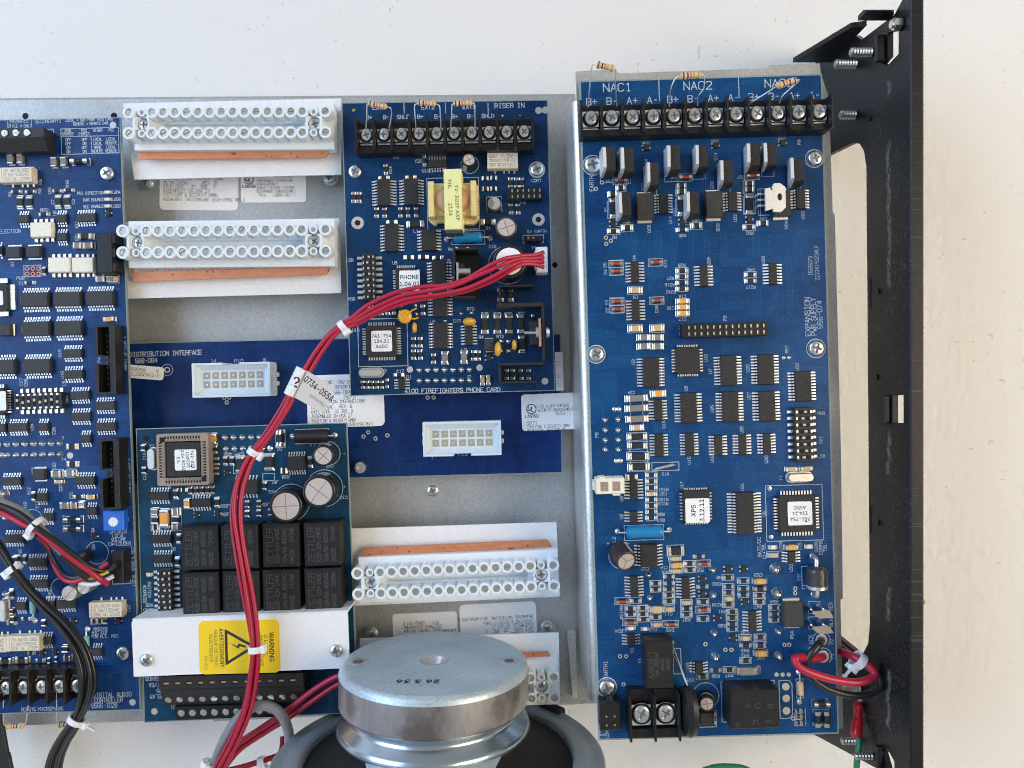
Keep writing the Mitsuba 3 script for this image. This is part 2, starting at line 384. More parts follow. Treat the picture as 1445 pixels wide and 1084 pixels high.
# ---------------------------------------------------------------- electronic components (local pixels; z up from the board)
cache = functools.lru_cache(None)
@cache
def chip2(w, h, body, ends='tin_small', frac=0.25, hh=4.0):
    """two-terminal surface-mount part, longer side along its axis"""
    if h > w:
        a, b = h, w
    else:
        a, b = w, h
    e = a * frac
    m, t = MB(), MB()
    m.cbox(0, 0, a - 2 * e + 0.6, b * (0.8 if body == 'epoxy_black' else 0.94), 0.3, hh * 0.94, 0.3)
    for s in (-1, 1):
        t.cbox(s * (a / 2 - e / 2), 0, e, b, 0.1, hh + 0.2, min(e, b) * 0.36, min(e, b) * 0.19)
        t.cbox(s * (a / 2 + 0.2), 0, e * 0.8, b * 1.05, 0.06, 1.4, 0.9, 0.5)
    if h > w:
        R = np.array([[0, -1, 0, 0], [1, 0, 0, 0], [0, 0, 1, 0], [0, 0, 0, 1]]); m.move(R); t.move(R)
    return [('', D(m, body)), ('terminals', D(t, ends))]
@cache
def melf(w, h, body):
    a, b = max(w, h), min(w, h)
    m, t = MB(), MB()
    z = b / 2 + 0.2
    m.cyl((-a * 0.27, 0, z), (a * 0.27, 0, z), b * 0.36, 10)
    for s in (-1, 1):
        t.cyl((s * a * 0.25, 0, z), (s * a * 0.5, 0, z), b * 0.5, 12)
        t.cbox(s * a * 0.42, 0, a * 0.22, b * 1.15, 0.06, 0.7, 0.3)
    if h > w:
        R = np.array([[0, -1, 0, 0], [1, 0, 0, 0], [0, 0, 1, 0], [0, 0, 0, 1]]); m.move(R); t.move(R)
    return [('', D(m, body)), ('terminals', D(t, 'tin_small'))]
PIN = lambda b, B, zt: [(b - 0.4, zt), (b + 0.30 * (B - b), zt), (b + 0.52 * (B - b), 1.0), (B, 0.9)]
def gull(mb, n, pitch, b, B, zt, pw, sides=('l', 'r')):
    for i in range(n):
        y = (i - (n - 1) / 2) * pitch
        p = PIN(b, B, zt)
        if 'r' in sides:
            mb.ribbon(p, 0.75, y - pw / 2, y + pw / 2)
        if 'l' in sides:
            q = MB().ribbon(p, 0.75, -y - pw / 2, -y + pw / 2).move(np.diag([-1, -1, 1, 1.0]))
            mb.add(*q.out())
@cache
def soic(n, W, L, bw, hz=6.0, body='epoxy_black'):
    """n pins on the left and right; W over the pins, L body length, bw body width"""
    m, p = MB(), MB()
    m.loft([[[sx * (bw / 2 - q) , sy * (L / 2 - q), z] for sx, sy in ((-1, -1), (1, -1), (1, 1), (-1, 1))] for q, z in ((0.7, 0.5), (0, hz * 0.5), (0.25, hz * 0.62), (1.0, hz))])
    gull(p, n, L * 0.965 / n, bw / 2, W / 2, hz * 0.52, min(2.0, L / n * 0.45))
    out = [('', D(m, body, False)), ('pins', D(p, 'tin', False))]
    return out
@cache
def quadpack(n, W, bw, hz=9.0, bh=None, H=None, nh=None, body='epoxy_black', pw=1.9):
    bh, H, nh = bh or bw, H or W, nh or n
    m, p = MB(), MB()
    c = 2.2
    def ring(q, z):
        a, b = bw / 2 - q, bh / 2 - q
        return [[-a + c, -b, z], [a - c, -b, z], [a, -b + c, z], [a, b - c, z], [a - c, b, z], [-a + c, b, z], [-a, b - c, z], [-a, -b + c, z]]
    m.loft([ring(0.8, 0.5), ring(0, hz * 0.5), ring(0.3, hz * 0.6), ring(1.2, hz)])
    for k, (w_, b_, L_, nn) in enumerate(((W, bw, bh, n), (H, bh, bw, nh))):
        q = MB()
        for i in range(nn):
            y = (i - (nn - 1) / 2) * (L_ * 0.86 / nn)
            for s in (-1, 1):
                r = MB().ribbon([(b_ / 2 - 0.6, hz * 0.55), (w_ / 2 - 0.7, hz * 0.55), (w_ / 2, hz * 0.45), (w_ / 2 - 0.2, 0.5)], 0.8, y - pw / 2, y + pw / 2)
                r.move(np.diag([s, s, 1, 1.0])); q.add(*r.out())
        if k:
            q.move(np.array([[0, -1, 0, 0], [1, 0, 0, 0], [0, 0, 1, 0], [0, 0, 0, 1.0]]))
        p.add(*q.out())
    return [('', D(m, body, False)), ('pins', D(p, 'tin', False))]
@cache
def sot(w, h, up=1):
    m, t = MB(), MB()
    m.cbox(0, 0, w * 0.62, h * 0.9, 0.6, 4.2, 0.6)
    for x, y in ((-1, -0.6), (-1, 0.6), (1, 0)):
        t.cbox(x * up * w * 0.42, y * h / 2, w * 0.22, h * 0.26, 0.1, 1.6, 0.4)
    return [('', D(m, 'epoxy_black', False)), ('pins', D(t, 'tin', False))]
@cache
def smb(w, h, hz=8.0, body='epoxy_grey', metal='tin_dull'):
    """flat power diode: metal tabs along its long axis (y)"""
    m, t = MB(), MB()
    m.loft([[[sx * (w / 2 - q), sy * (h * 0.37 - q), z] for sx, sy in ((-1, -1), (1, -1), (1, 1), (-1, 1))] for q, z in ((0.6, 0.5), (0, hz * 0.5), (0.9, hz))])
    for s in (-1, 1):
        t.cbox(0, s * h * 0.43, w * 0.96, h * 0.14, 0.1, hz * 0.45, 0.7)
    return [('', D(m, body, False)), ('pins', D(t, metal, False))]
@cache
def dpak(w, h, hz=14.0):
    m, t = MB(), MB()
    m.cbox(0, 0, w, h * 0.84, 1.0, hz, 1.4)
    t.cbox(0, h * 0.45, w * 0.86, h * 0.1, 0.1, 4.5, 0.6)
    t.cbox(0, -h * 0.46, w * 0.80, h * 0.08, 0.1, 4.5, 0.6)
    return [('', D(m, 'epoxy_grey', False)), ('pins', D(t, 'tin', False))]
@cache
def to220(L, th, tall, lead=6.0):
    """upright power transistor: metal tab on its left face, body on the right"""
    m, t, l = MB(), MB(), MB()
    tt = th * 0.22
    bh = lead + (tall - lead) * 0.80
    m.loft([[[a, b, z] for a, b in ((-th / 2 + tt, -L / 2 + q), (th / 2 - q, -L / 2 + 1 + q), (th / 2 - q, L / 2 - 1 - q), (-th / 2 + tt, L / 2 - q))] for q, z in ((0.5, lead), (0.2, bh - 3), (1.6, bh))])
    t.loft([[[x, y, z] for y, z in ((-L / 2 + .6, lead + 1), (L / 2 - .6, lead + 1), (L / 2 - .6, tall - 9), (L / 2 - 4, tall), (-L / 2 + 4, tall), (-L / 2 + .6, tall - 9))] for x in (-th / 2, -th / 2 + tt - .05)])
    for y in (-L * 0.27, 0, L * 0.27):
        l.cbox(0.4, y, 2.2, 2.6, 0, lead + 0.5)
    return [('', D(m, 'epoxy_black', False)), ('tab', D(t, 'tab_metal', False)), ('leads', D(l, 'tin', False))]
@cache
def solder(r=4.6, h=5.0):
    m = MB().lathe([(r, 0.15), (r * 0.95, 0.5), (r * 0.72, h * 0.5), (r * 0.45, h * 0.85), (r * 0.25, h), (1e-3, h * 1.02)], 12, smooth=True)
    return [('', D(m, 'solder'))]
@cache
def flatpad(r, hole=0.0):
    m = MB().lathe([(r, 0.0), (r, 0.35), (max(hole, 1e-3), 0.35)], 16)
    out = [('', D(m, 'pad_tin'))]
    if hole:
        out.append(('hole', D(MB().disc(hole, 0.2, 14), 'hole_black')))
    return out
@cache
def dipswitch(n, W, L, bw):
    """switches stacked along y, pins left and right"""
    m, p, v, s = MB(), MB(), MB(), MB()
    m.cbox(0, 0, bw, L, 1.5, 13, 0.6)
    pt = L * 0.965 / n
    for i in range(n):
        y = (i - (n - 1) / 2) * pt
        s.cbox(0, y, bw * 0.56, pt * 0.62, 13.0, 13.25)
        v.cbox(bw * 0.05 * ((i * 7) % 3 - 1), y, bw * 0.2, pt * 0.42, 13.2, 15.5, 0.4)
        for sx in (-1, 1):
            p.cbox(sx * (W / 2 - (W - bw) / 4), y, (W - bw) / 2, pt * 0.52, 0.3, 4.5, 0.9)
            p.cbox(sx * bw * 0.40, y, bw * 0.1, pt * 0.4, 13.0, 13.35)
    out = [('', D(m, 'plastic_dark', False)), ('slots', D(s, 'hole_black', False)), ('pins', D(p, 'tin', False))]
    for i in range(n):
        y = (i - (n - 1) / 2) * pt
        out.append(('lever', D(MB().cbox(bw * 0.07 * ((i * 5) % 3 - 1), y, bw * 0.17, pt * 0.36, 13.2, 15.0, 0.5), 'lever_beige', False)))
    return out
@cache
def box_header(w, L, n, hz=26):
    """shrouded pin header, long side along y, notch on the left wall"""
    m, p = MB(), MB()
    wl = w * 0.13
    y = L / 2
    m.box(-w / 2, w / 2, -y, y, 0.3, 5)
    m.box(w / 2 - wl * 2.2, w / 2, -y, y, 5, hz, 0.5)
    m.box(-w / 2, -w / 2 + wl, -y, -L * 0.07, 5, hz, 0.4); m.box(-w / 2, -w / 2 + wl, L * 0.07, y, 5, hz, 0.4)
    m.box(-w / 2 + wl, w / 2 - wl * 2.2, -y, -y + wl, 5, hz, 0.4); m.box(-w / 2 + wl, w / 2 - wl * 2.2, y - wl, y, 5, hz, 0.4)
    for i in range(n):
        for x in (-w * 0.20, w * 0.04):
            p.cbox(x, (i - (n - 1) / 2) * L * 0.78 / n, 2.2, 2.2, 4.8, 11, 0.8)
    return [('', D(m, 'plastic_black', False)), ('pins', D(p, 'gold', False))]
@cache
def socket_strip(nx, w, h, hz=16):
    m, q, c = MB(), MB(), MB()
    m.cbox(0, 0, w, h, 0.5, hz, 0.5)
    pt = w * 0.955 / nx
    for i in range(nx):
        for y in (-h * 0.235, h * 0.235):
            x = (i - (nx - 1) / 2) * pt
            q.cbox(x, y, pt * 0.42, h * 0.26, hz, hz + 0.2)
            c.cbox(x + pt * 0.28, y, pt * 0.22, h * 0.24, hz, hz + 0.22)
    return [('', D(m, 'plastic_black', False)), ('sockets', D(q, 'hole_black', False)), ('contacts', D(c, 'nickel', False))]
@cache
def electrolytic(r, h, score=2, sleeve='sleeve_black', stripe=True, rt=0.80):
    m, t, s, k = MB(), MB(), MB(), MB()
    m.lathe([(r * 0.97, 0), (r * 0.97, h * 0.06), (r, h * 0.1), (r, h * 0.93), (r * 0.97, h * 0.975), (r * 0.9, h), (r * rt, h - 0.2), (r * rt, h - 1.0)], 28, smooth=True)
    t.disc(r * (rt + 0.02), h - 0.8, 28)
    for i in range(score):
        a = math.pi * i / score + 0.3
        if score == 3:
            a = 2 * math.pi * i / 3 + 0.2
        c, sn, l = math.cos(a), math.sin(a), r * rt * 0.93
        x0, y0 = (0, 0) if score == 3 else (-c * l, -sn * l)
        q = MB().box(0, math.hypot(c * l - x0, sn * l - y0), -0.45, 0.45, h - 0.8, h - 0.62)
        R = np.array([[c, -sn, 0, x0], [sn, c, 0, y0], [0, 0, 1, 0], [0, 0, 0, 1]])
        s.add(*q.move(R).out())
    out = [('', D(m, sleeve)), ('top', D(t, 'can_top'))] + ([('score_mark', D(s, 'score_dark', False))] if score else [])
    if stripe:
        a = np.linspace(0.5, 1.15, 9)
        r2 = r * 1.012
        v = [[r2 * math.cos(q), r2 * math.sin(q), z] for q in a for z in (h * 0.08, h * 0.92)]
        f = [[2 * i, 2 * i + 2, 2 * i + 3] for i in range(8)] + [[2 * i, 2 * i + 3, 2 * i + 1] for i in range(8)]
        k.add(v, f)
        out.append(('stripe', D(k, 'sleeve_stripe')))
    return out
@cache
def smd_can(r):
    m, b, k = MB(), MB(), MB()
    b.cbox(0, 0, r * 2.1, r * 2.1, 0.5, 4, 1)
    m.lathe([(r, 4), (r, 15), (r * 0.93, 16.2), (1e-3, 16.2)], 24)
    a = np.linspace(math.pi * 0.62, math.pi * 1.38, 12)
    k.add([[0, 0, 16.4]] + [[r * 0.9 * math.cos(q), r * 0.9 * math.sin(q), 16.4] for q in a], [[0, i, i + 1] for i in range(1, 12)])
    return [('', D(m, 'can_silver')), ('base', D(b, 'plastic_black', False)), ('polarity_mark', D(k, 'ink_grey'))]
@cache
def relay_black(w, h, hz, lines, rot=90, size=5.0):
    m, q = MB(), Print()
    m.cbox(0, 0, w, h, 0.3, hz, 1.3)
    n = len(lines)
    for i, t in enumerate(lines):
        d = (i - (n - 1) / 2) * (w if rot == 90 else h) * 0.8 / n
        sz = size * (1.5 if i == 0 and n > 2 else 0.95)
        sq = min(1.0, (h if rot == 90 else w) * 0.8 / max(strokes(t, sz)[1], 1))
        q.text(t, d if rot == 90 else 0, 0 if rot == 90 else -d, sz, rot, w=0.9, squeeze=sq)
    q.mb.move(np.array([[1, 0, 0, 0], [0, 1, 0, 0], [0, 0, 1, hz + 0.25], [0, 0, 0, 1.0]]))
    return [('', D(m, 'relay_case', False)), ('printed_text', D(q.mb, 'ink_faint'))]
@cache
def relay_cream(w, h, hz, lines, pins=-1, flip=False):
    m, q, p = MB(), Print(), MB()
    m.cbox(0, 0, w, h, 1.0, hz, 0.9)
    for i, t in enumerate(lines):
        sq = min(1.0, w * 0.78 / strokes(t, 4.0)[1])
        q.text(t, w * 0.05 * (-1 if flip else 1), (1 - i) * 6.0 * (-1 if flip else 1), 4.0, 180 if flip else 0, w=0.6, squeeze=sq)
    q.line([(-w * 0.40 * (-1 if flip else 1), -h * 0.4), (-w * 0.40 * (-1 if flip else 1), h * 0.4)], 0.5)
    q.mb.move(np.array([[1, 0, 0, 0], [0, 1, 0, 0], [0, 0, 1, hz + 0.25], [0, 0, 0, 1.0]]))
    for x in (-0.26, 0.04, 0.20, 0.38):
        for s in (-1, 1):
            p.cbox(x * w, s * (h / 2 + 1.6), 2.6, 4.5, 0.2, 2.6, 0.8)
    return [('', D(m, 'cream', False)), ('pins', D(p, 'tin', False)), ('printed_text', D(q.mb, 'ink_grey'))]
@cache
def opto(w, h, W):
    m, p = MB(), MB()
    m.loft([[[sx * (w / 2 - q), sy * (h / 2 - q), z] for sx, sy in ((-1, -1), (1, -1), (1, 1), (-1, 1))] for q, z in ((0.8, 0.6), (0, 5), (1.2, 10.5))])
    for i in range(4):
        for s in (-1, 1):
            x = (i - 1.5) * w * 0.25
            p.cbox(x, s * (h / 2 + (W - h) / 4), 4.2, (W - h) / 2, 0.2, 4.0, 1.2)
    return [('', D(m, 'cream_light', False)), ('pins', D(p, 'tin', False))]
@cache
def crystal(w, h):
    a, b = max(w, h), min(w, h)
    def ring(d, z):
        out, r = [], b / 2 - d
        for q in np.linspace(-math.pi / 2, math.pi / 2, 9):
            out.append([a / 2 - b / 2 + r * math.cos(q), r * math.sin(q), z])
        for q in np.linspace(math.pi / 2, 3 * math.pi / 2, 9):
            out.append([-a / 2 + b / 2 + r * math.cos(q), r * math.sin(q), z])
        return out
    m, fl = MB(), MB()
    m.loft([ring(1.6, 1.2), ring(1.6, 9), ring(2.6, 10.5)], smooth=True)
    fl.loft([ring(0, 0.2), ring(0, 1.2)])
    if h > w:
        R = np.array([[0, -1, 0, 0], [1, 0, 0, 0], [0, 0, 1, 0], [0, 0, 0, 1.0]]); m.move(R); fl.move(R)
    return [('', D(m, 'can_silver')), ('flange', D(fl, 'can_silver', False))]
@cache
def axial(bl, br, span, body, metal='tin', wr=1.4, shape='plain', pads=True):
    """lying two-lead part along x: body length and radius, lead span"""
    m, l = MB(), MB()
    z = br + 0.6
    a = np.arange(18) * 2 * np.pi / 18
    prof = [(-bl / 2, br * 0.55), (-bl / 2 + br * 0.25, br * 0.92), (-bl / 2 + br * 0.5, br), (-bl * 0.22, br * (0.93 if shape == 'waist' else 1)), (bl * 0.22, br * (0.93 if shape == 'waist' else 1)), (bl / 2 - br * 0.5, br), (bl / 2 - br * 0.25, br * 0.92), (bl / 2, br * 0.55)]
    if shape == 'ribbed':
        xs = np.linspace(-bl / 2, bl / 2, 27)
        prof = [(x, br * (1 if i % 2 else 0.93)) for i, x in enumerate(xs)]
    m.loft([np.stack([np.full(18, x), r * np.cos(a), z + r * np.sin(a)], 1) for x, r in prof], smooth=True)
    for s in (-1, 1):
        l.tube([(s * bl * 0.49, 0, z), (s * (span / 2 - 3), 0, z), (s * (span / 2 - 1), 0, z - 1.5), (s * span / 2, 0, z - 4 if z > 5 else 0.5), (s * span / 2, 0, 0)], wr, 8)
        if pads:
            l.lathe([(4.2, 0.1), (3.6, 1.2), (1.4, 3.0), (1e-3, 3.2)], 12, cx=s * span / 2)
    return [('', D(m, body)), ('leads', D(l, metal))]
@cache
def ceramic_disc(r, th):
    """edge-on coated disc standing on the board, disc face along y"""
    m = MB()
    rings = []
    for q, x in ((0.1, -1), (0.55, -0.9), (0.86, -0.55), (1.0, 0), (0.86, 0.55), (0.55, 0.9), (0.1, 1)):
        a = np.arange(20) * 2 * np.pi / 20
        rings.append(np.stack([np.full(20, x * th / 2), q * r * np.cos(a), r + 3 + q * r * np.sin(a)], 1))
    m.loft(rings, smooth=True)
    l = MB()
    for s in (-1, 1):
        l.tube([(0, s * r * 0.5, 4), (th * 0.4 * s, s * r * 0.7, 0)], 0.9, 6)
    return [('', D(m, 'ceramic_disc')), ('leads', D(l, 'tin'))]
@cache
def phillips(r, h=None, washer=0.0, mat_='zinc_screw'):
    """pan-head screw with a cross recess"""
    h = h or r * 0.5
    prof = [(0, 0), (r, 0), (r, h * 0.4), (r * 0.94, h * 0.72), (r * 0.8, h * 0.93), (r * 0.5, h), (0, h)]
    m = m3.CrossSection([prof]).revolve(26)
    w, l = r * 0.27, r * 1.25
    cut = (m3.Manifold.cube([l, w, h], True) + m3.Manifold.cube([w, l, h], True) + m3.Manifold.cylinder(h, r * 0.16, r * 0.34, 12, True)).translate([0, 0, h * 0.9])
    m = m - cut
    q = MB().box(-l / 2.3, l / 2.3, -w / 2.3, w / 2.3, h * .42, h * .44).box(-w / 2.3, w / 2.3, -l / 2.3, l / 2.3, h * .425, h * .445)  # dark cross at the bottom: shade of the recess put into colour
    out = [('', D(man(m), mat_, 40)), ('recess', D(q, 'recess_shade', False))]
    if washer:
        out.append(('washer', D(MB().lathe([(washer, 0.0), (washer, 1.2), (r * 0.7, 1.3)], 26), mat_)))  # plain washer under the head
    return out
@cache
def slotted(r, h, mat_='zinc_dark'):
    m = m3.CrossSection([[(0, 0), (r, 0), (r, h * 0.8), (r * 0.88, h), (0, h)]]).revolve(18) - m3.Manifold.cube([r * 2.2, r * 0.42, h * 1.2], True).translate([0, 0, h * 0.95])
    return [('', D(man(m), mat_, 35))]
@cache
def barrier_body(n, pitch, dd, hz, front=1):
    """black barrier strip; bays open to +y"""
    m = MB()
    L = n * pitch
    m.box(-L / 2 - 1, L / 2 + 1, -dd / 2, dd / 2, 0.3, hz * 0.40, 0.5)
    m.box(-L / 2 - 1, L / 2 + 1, -dd / 2 - 0.1, -dd / 2 + dd * 0.2, hz * 0.40, hz * 0.66, 0.8)
    for i in range(n + 1):
        x = -L / 2 + i * pitch
        m.box(x - 1.5, x + 1.5, -dd / 2 + 0.05, dd / 2 - 0.1, hz * 0.38, hz, 0.5)
    return m
def barrier(b, n, pitch, dd, hz, px, py, rs, zref, flip=False, plate='tin', clear=None):
    key = num(f'{b.key}__terminal_block')
    M = b.at(px, py, zref, 180 if flip else 0)
    scene[key] = {**D(barrier_body(n, pitch, dd, hz), 'plastic_black', False), 'to_world': M}
    pl = MB()
    w = pitch * 0.84
    pl.ribbon([(-w * 0.5, hz * 0.50), (-w * 0.46, hz * 0.62), (w * 0.46, hz * 0.62), (w * 0.5, hz * 0.50)], 1.4, -w * 0.44, w * 0.44)
    pl.box(-w * 0.46, w * 0.46, -w * 0.62, -w * 0.47, hz * 0.42, hz * 0.54, 0.5)
    pl.lathe([(rs * 1.22, hz * 0.62 + 0.15), (rs * 1.22, hz * 0.62 + 0.25), (rs * 0.8, hz * 0.62 + 0.25)], 20)
    ring = MB().lathe([(rs * 1.2, hz * 0.62 + 0.3), (rs * 0.9, hz * 0.62 + 0.32)], 20)  # flat dark ring round each screw head
    dp, dr_, ds = D(pl, plate, False), D(ring, 'hole_black'), phillips(rs, rs * 0.36)
    for i in range(n):
        Mi = M @ T().translate([(i - (n - 1) / 2) * pitch, dd * 0.02, 0])
        entry(key, 'clamp_plate', dp, Mi)
        entry(key, 'washer', dr_, Mi)
        Ms = Mi @ T().translate([0.3, 0.9, hz * 0.62 + 0.8]).rotate([0, 0, 1], rng.uniform(0, 90)).rotate([1, 0, 0], rng.uniform(-5, 5))
        entry(key, 'screw', ds[0][1], Ms); entry(key, 'screw_recess', ds[1][1], Ms)
    return key
def wire_resistor(name, label, pts, z, bands, ang_px, r=4.2, leads=(), group='striped resistors clamped in terminal blocks', body='resistor_tan', at=None):
    """leaded resistor as a thing of its own; leads are paths of (pixel x, pixel y, mm)"""
    key = thing(name, label, 'resistor', group)
    (x0, y0), (x1, y1) = pts
    a, b = P(x0, y0, z), P(x1, y1, z)
    L = np.linalg.norm(b - a)
    s = (ZC - z) / F
    R = r * s
    d = (b - a) / L
    u = np.cross([0, 0, 1.0], d); w = np.cross(d, u)
    t = np.arange(14) * 2 * np.pi / 14
    c = np.cos(t)[:, None] * u + np.sin(t)[:, None] * w
    prof = [(0, 0.45), (0.04, 0.88), (0.10, 1.08), (0.2, 1.08), (0.27, 0.84), (0.73, 0.84), (0.8, 1.08), (0.9, 1.08), (0.96, 0.88), (1, 0.45)]
    entry(key, 'body', D(MB().loft([a + d * (L * q) + c * (R * k) for q, k in prof], smooth=True), body))
    for q, bm in zip((0.12, 0.33, 0.48, 0.63, 0.86), bands):
        k = (1.10 if q < 0.2 or q > 0.8 else 0.87)
        entry(key, 'colour_band', D(MB().loft([a + d * (L * (q - 0.035)) + c * (R * k), a + d * (L * (q + 0.035)) + c * (R * k)], smooth=True), bm))
    for pth in leads:
        entry(key, 'lead', D(MB().tube(catmull(path3(pth), 6), 0.85 * s, 8), 'tin'))
    return key
# ---------------------------------------------------------------- the table
S_ = 2.2
q = np.array([[-S_, -S_], [S_, -S_], [S_, S_], [-S_, S_]])
scene['tabletop'] = D(MB().loft([[[x, y, -0.03] for x, y in q], [[x, y, 0] for x, y in q]]), 'table_plastic', False)
labels['tabletop'] = {'kind': 'structure', 'label': 'white textured plastic tabletop under the electronics', 'category': 'table'}

def quad_prism(corners, z0, z1, c=0.0):
    """corners in photograph pixels at the height z1 (metres)"""
    q = np.array([P(x, y, z1)[:2] for x, y in corners])[::-1]
    m = MB()
    if not c:
        return m.loft([[[x, y, z0] for x, y in q], [[x, y, z1] for x, y in q]])
    ctr = q.mean(0); d = q - ctr
    qi = ctr + d * (1 - c / np.abs(d).max(0))
    return m.loft([[[x, y, z0] for x, y in q], [[x, y, z1 - c] for x, y in q], [[x, y, z1] for x, y in qi]])
def smd(b, text):
    """lines: code x y w h"""
    kinds = {'r': ('resistor', 'epoxy_black'), 'c': ('ceramic_capacitor', 'ceramic_tan'), 'o': ('tantalum_capacitor', 'tantalum'), 'k': ('diode', 'epoxy_black'), 'g': ('filter', 'ceramic_grey'), 'l': ('indicator_lamp', 'led_lens')}
    for ln in text.strip().split('\n'):
        for it in ln.split(';'):
            f = it.split()
            if not f: continue
            code, (x, y, w, h) = f[0], map(float, f[1:5])
            if code == 'm':
                b.add('glass_diode', melf(w, h, 'glass_red'), x, y); b.rect(x - w / 2 - 1.8, y - h / 2 - 1.6, x + w / 2 + 1.8, y + h / 2 + 1.6, .65)
            elif code == 'M':
                b.add('diode', melf(w, h, 'epoxy_black'), x, y)
            elif code == 't':
                b.add('transistor', sot(w, h, 1 if len(f) < 6 else -1), x, y)
            elif code == 'b':
                b.add('solder_joint', solder(w, h), x, y)
            elif code == 'p':
                b.add('test_pad', flatpad(w, h), x, y)
            else:
                n, bd = kinds[code]
                hh = {'r': 3.0, 'c': 5.0, 'o': 7.0, 'k': 5.5, 'g': 6.5, 'l': 3.5}[code]
                if b.key.startswith('power') and code in 'rck' and rng.random() < .65:
                    b.rect(x - w / 2 - 1.6, y - h / 2 - 1.3, x + w / 2 + 1.6, y + h / 2 + 1.3, .6)
                b.add(n, chip2(w, h, bd, frac=0.17 if max(w, h) > 20 else 0.24, hh=hh), x, y, rot=rng.uniform(-2, 2))
def vias(b, pts, r=3.0, pink=False):
    m, k = MB(), MB()
    for x, y in pts:
        m.lathe([(r, 0.1), (r * 0.5, 0.12)], 14, x - CX, CY - y); k.disc(r * 0.5, 0.15, 10, x - CX, CY - y)
    v = entry(b.key, 'vias', D(m, 'pad_tin'), b.base(4e-5))
    labels[entry(v, 'hole', D(k, 'hole_black'), b.base(6e-5))] = {'kind': 'stuff'}
def screw_on(b, x, y, r, washer=0.0, name='screw', mt='zinc_screw'):
    b.add(name, phillips(r, r * 0.6, washer, mt), x, y, rot=rng.uniform(0, 90))

# ---------------------------------------------------------------- expansion power supply board (right)
ZX = 0.066
xps = Board(thing('power_supply_board', 'tall blue circuit board on the right with twelve-screw black terminal row along its top edge', 'circuit board'),
            [(817.5, 114), (1160, 104), (1184, 1035.5), (845, 1045)], ZX, 1.65, 'mask_power', 1.1)
b = xps
barrier(b, 12, 28.62, 46, 38, 995, 164, 9.6, 26)
b.line([(821, 200), (1163, 190)], 1.0)
for x, y, t in ((871, 123.5, 'NAC1'), (984.5, 121, 'NAC2'), (1099, 117.5, 'NAC3')):
    b.text(t, x, y, 11, w=1.15, squeeze=1.08)
b.line([(929.5, 112), (930.5, 142)], 1.0); b.line([(1042, 108.5), (1043, 138)], 1.0)
for i in range(12):
    b.text(('B+', 'B-', 'A+', 'A-')[i % 4], 835 + i * 28.6, 143.8 - i * 0.86, 9.5, w=1.0)
for x, y, r in ((836.5, 233.5, 12.4), (1149, 224, 11), (841.3, 500, 11), (1151.3, 491.8, 11.6), (856.3, 969.8, 12)):
    screw_on(b, x, y, r)
    b.ring(x, y, r + 1.6, 1.2)
# upright power transistors: top centre, lean, length
for x, y, L, th, lean in ((861, 222, 38, 15, -9), (886.5, 223, 39, 15, -9), (923, 243, 37, 13, -7), (952, 220, 39, 15, -8), (992, 217.5, 36, 14, -5), (1027, 239.5, 37, 14, -5),
                          (1065, 215, 36, 15, -7), (1089, 214, 36, 14, -6), (1127, 236, 38, 15, -6), (883, 286, 38, 14, -8), (979, 284.5, 37, 14, -8)):
    lp_ = (x - CX) * 48 / F - 6.5                      # how far the top leans to the left
    x0, y0 = CX + (x + lp_ - CX) * (1 - 48 / F), CY + (y - CY) * (1 - 48 / F)
    b.add('power_transistor', to220(L - 3, th + 4, 48), x0, y0, 0, 0, ([0, 1, 0], -math.degrees(math.atan2(lp_, 48))))
    b.rect(x0 - 8, y0 - L / 2 - 3, x0 + 9.5, y0 + L / 2 + 3, 0.7)
for x, y in ((909.5, 292.5), (1006.5, 289.5), (1102, 288)):
    b.add('flat_transistor', dpak(24, 44, 12), x, y, 6, 180)
# bent transistor with its tab lying flat
key = num(b.key + '__bent_transistor')
M = b.at(1094, 280, 24)
tab = Polygon([(-15, -18), (-5, -15), (-5, -19), (6, -20), (13, -14), (13, 14), (6, 20), (-2, 20), (-5, 16), (-5, 11), (-7, 10), (-8, 14), (-15, 13)]).difference(Polygon([(5 + 3.4 * math.cos(a), 1 + 5 * math.sin(a)) for a in np.linspace(0, 6.28, 18)]))
entry(key, 'tab', D(MB().prism(tab, 24, 28), 'tin', False), M)
entry(key, 'body', D(MB().cbox(1, 0, 24, 30, 12, 23.8, 1), 'epoxy_black', False), M)
entry(key, 'leads', D(MB().cbox(-16, 8, 10, 2.4, 16, 18).cbox(-16, 0, 10, 2.4, 16, 18).cbox(-16, -8, 10, 2.4, 16, 18).cbox(-21, 8, 2.4, 2.4, 0, 18).cbox(-21, 0, 2.4, 2.4, 0, 18).cbox(-21, -8, 2.4, 2.4, 0, 18), 'tin', False), M)
b.line([(1090, 266), (1069, 267), (1070, 304), (1086, 303.5)], 0.8); b.line([(1072.5, 268), (1073.5, 303)], 0.7)
for x, y, L in ((936, 288, 27), (1033, 285, 27), (1128.7, 281.5, 27)):
    b.add('chip', soic(7, 26, 29, 13.5, 5.5), x, y)
for x, y in ((895.4, 384.5), (992.3, 389.5), (1089.5, 387), (896.6, 438), (893.7, 690), (894.6, 827), (967.4, 829), (1060.8, 876)):
    b.add('chip', soic(7, 27, 31, 11.5, 5.5), x, y)
for x, y in ((928, 578.5),):
    b.add('chip', soic(7, 26, 30, 12, 5.5), x, y)
for x, y in ((929.6, 628), (972.6, 627)):
    b.add('chip', soic(8, 26, 33, 13, 5.5), x, y)
for x, y in ((1013, 628.5), (1047, 627), (1081.4, 626)):
    b.add('chip', soic(7, 26, 30, 11.5, 5.5), x, y)
for x, y in ((918, 525.5), (1027, 523), (1079, 521.5), (1131, 545), (971, 575.5), (1029.3, 574), (1080.5, 573)):
    b.add('chip', soic(10, 39, 43, 23, 8, 'epoxy_black'), x, y)
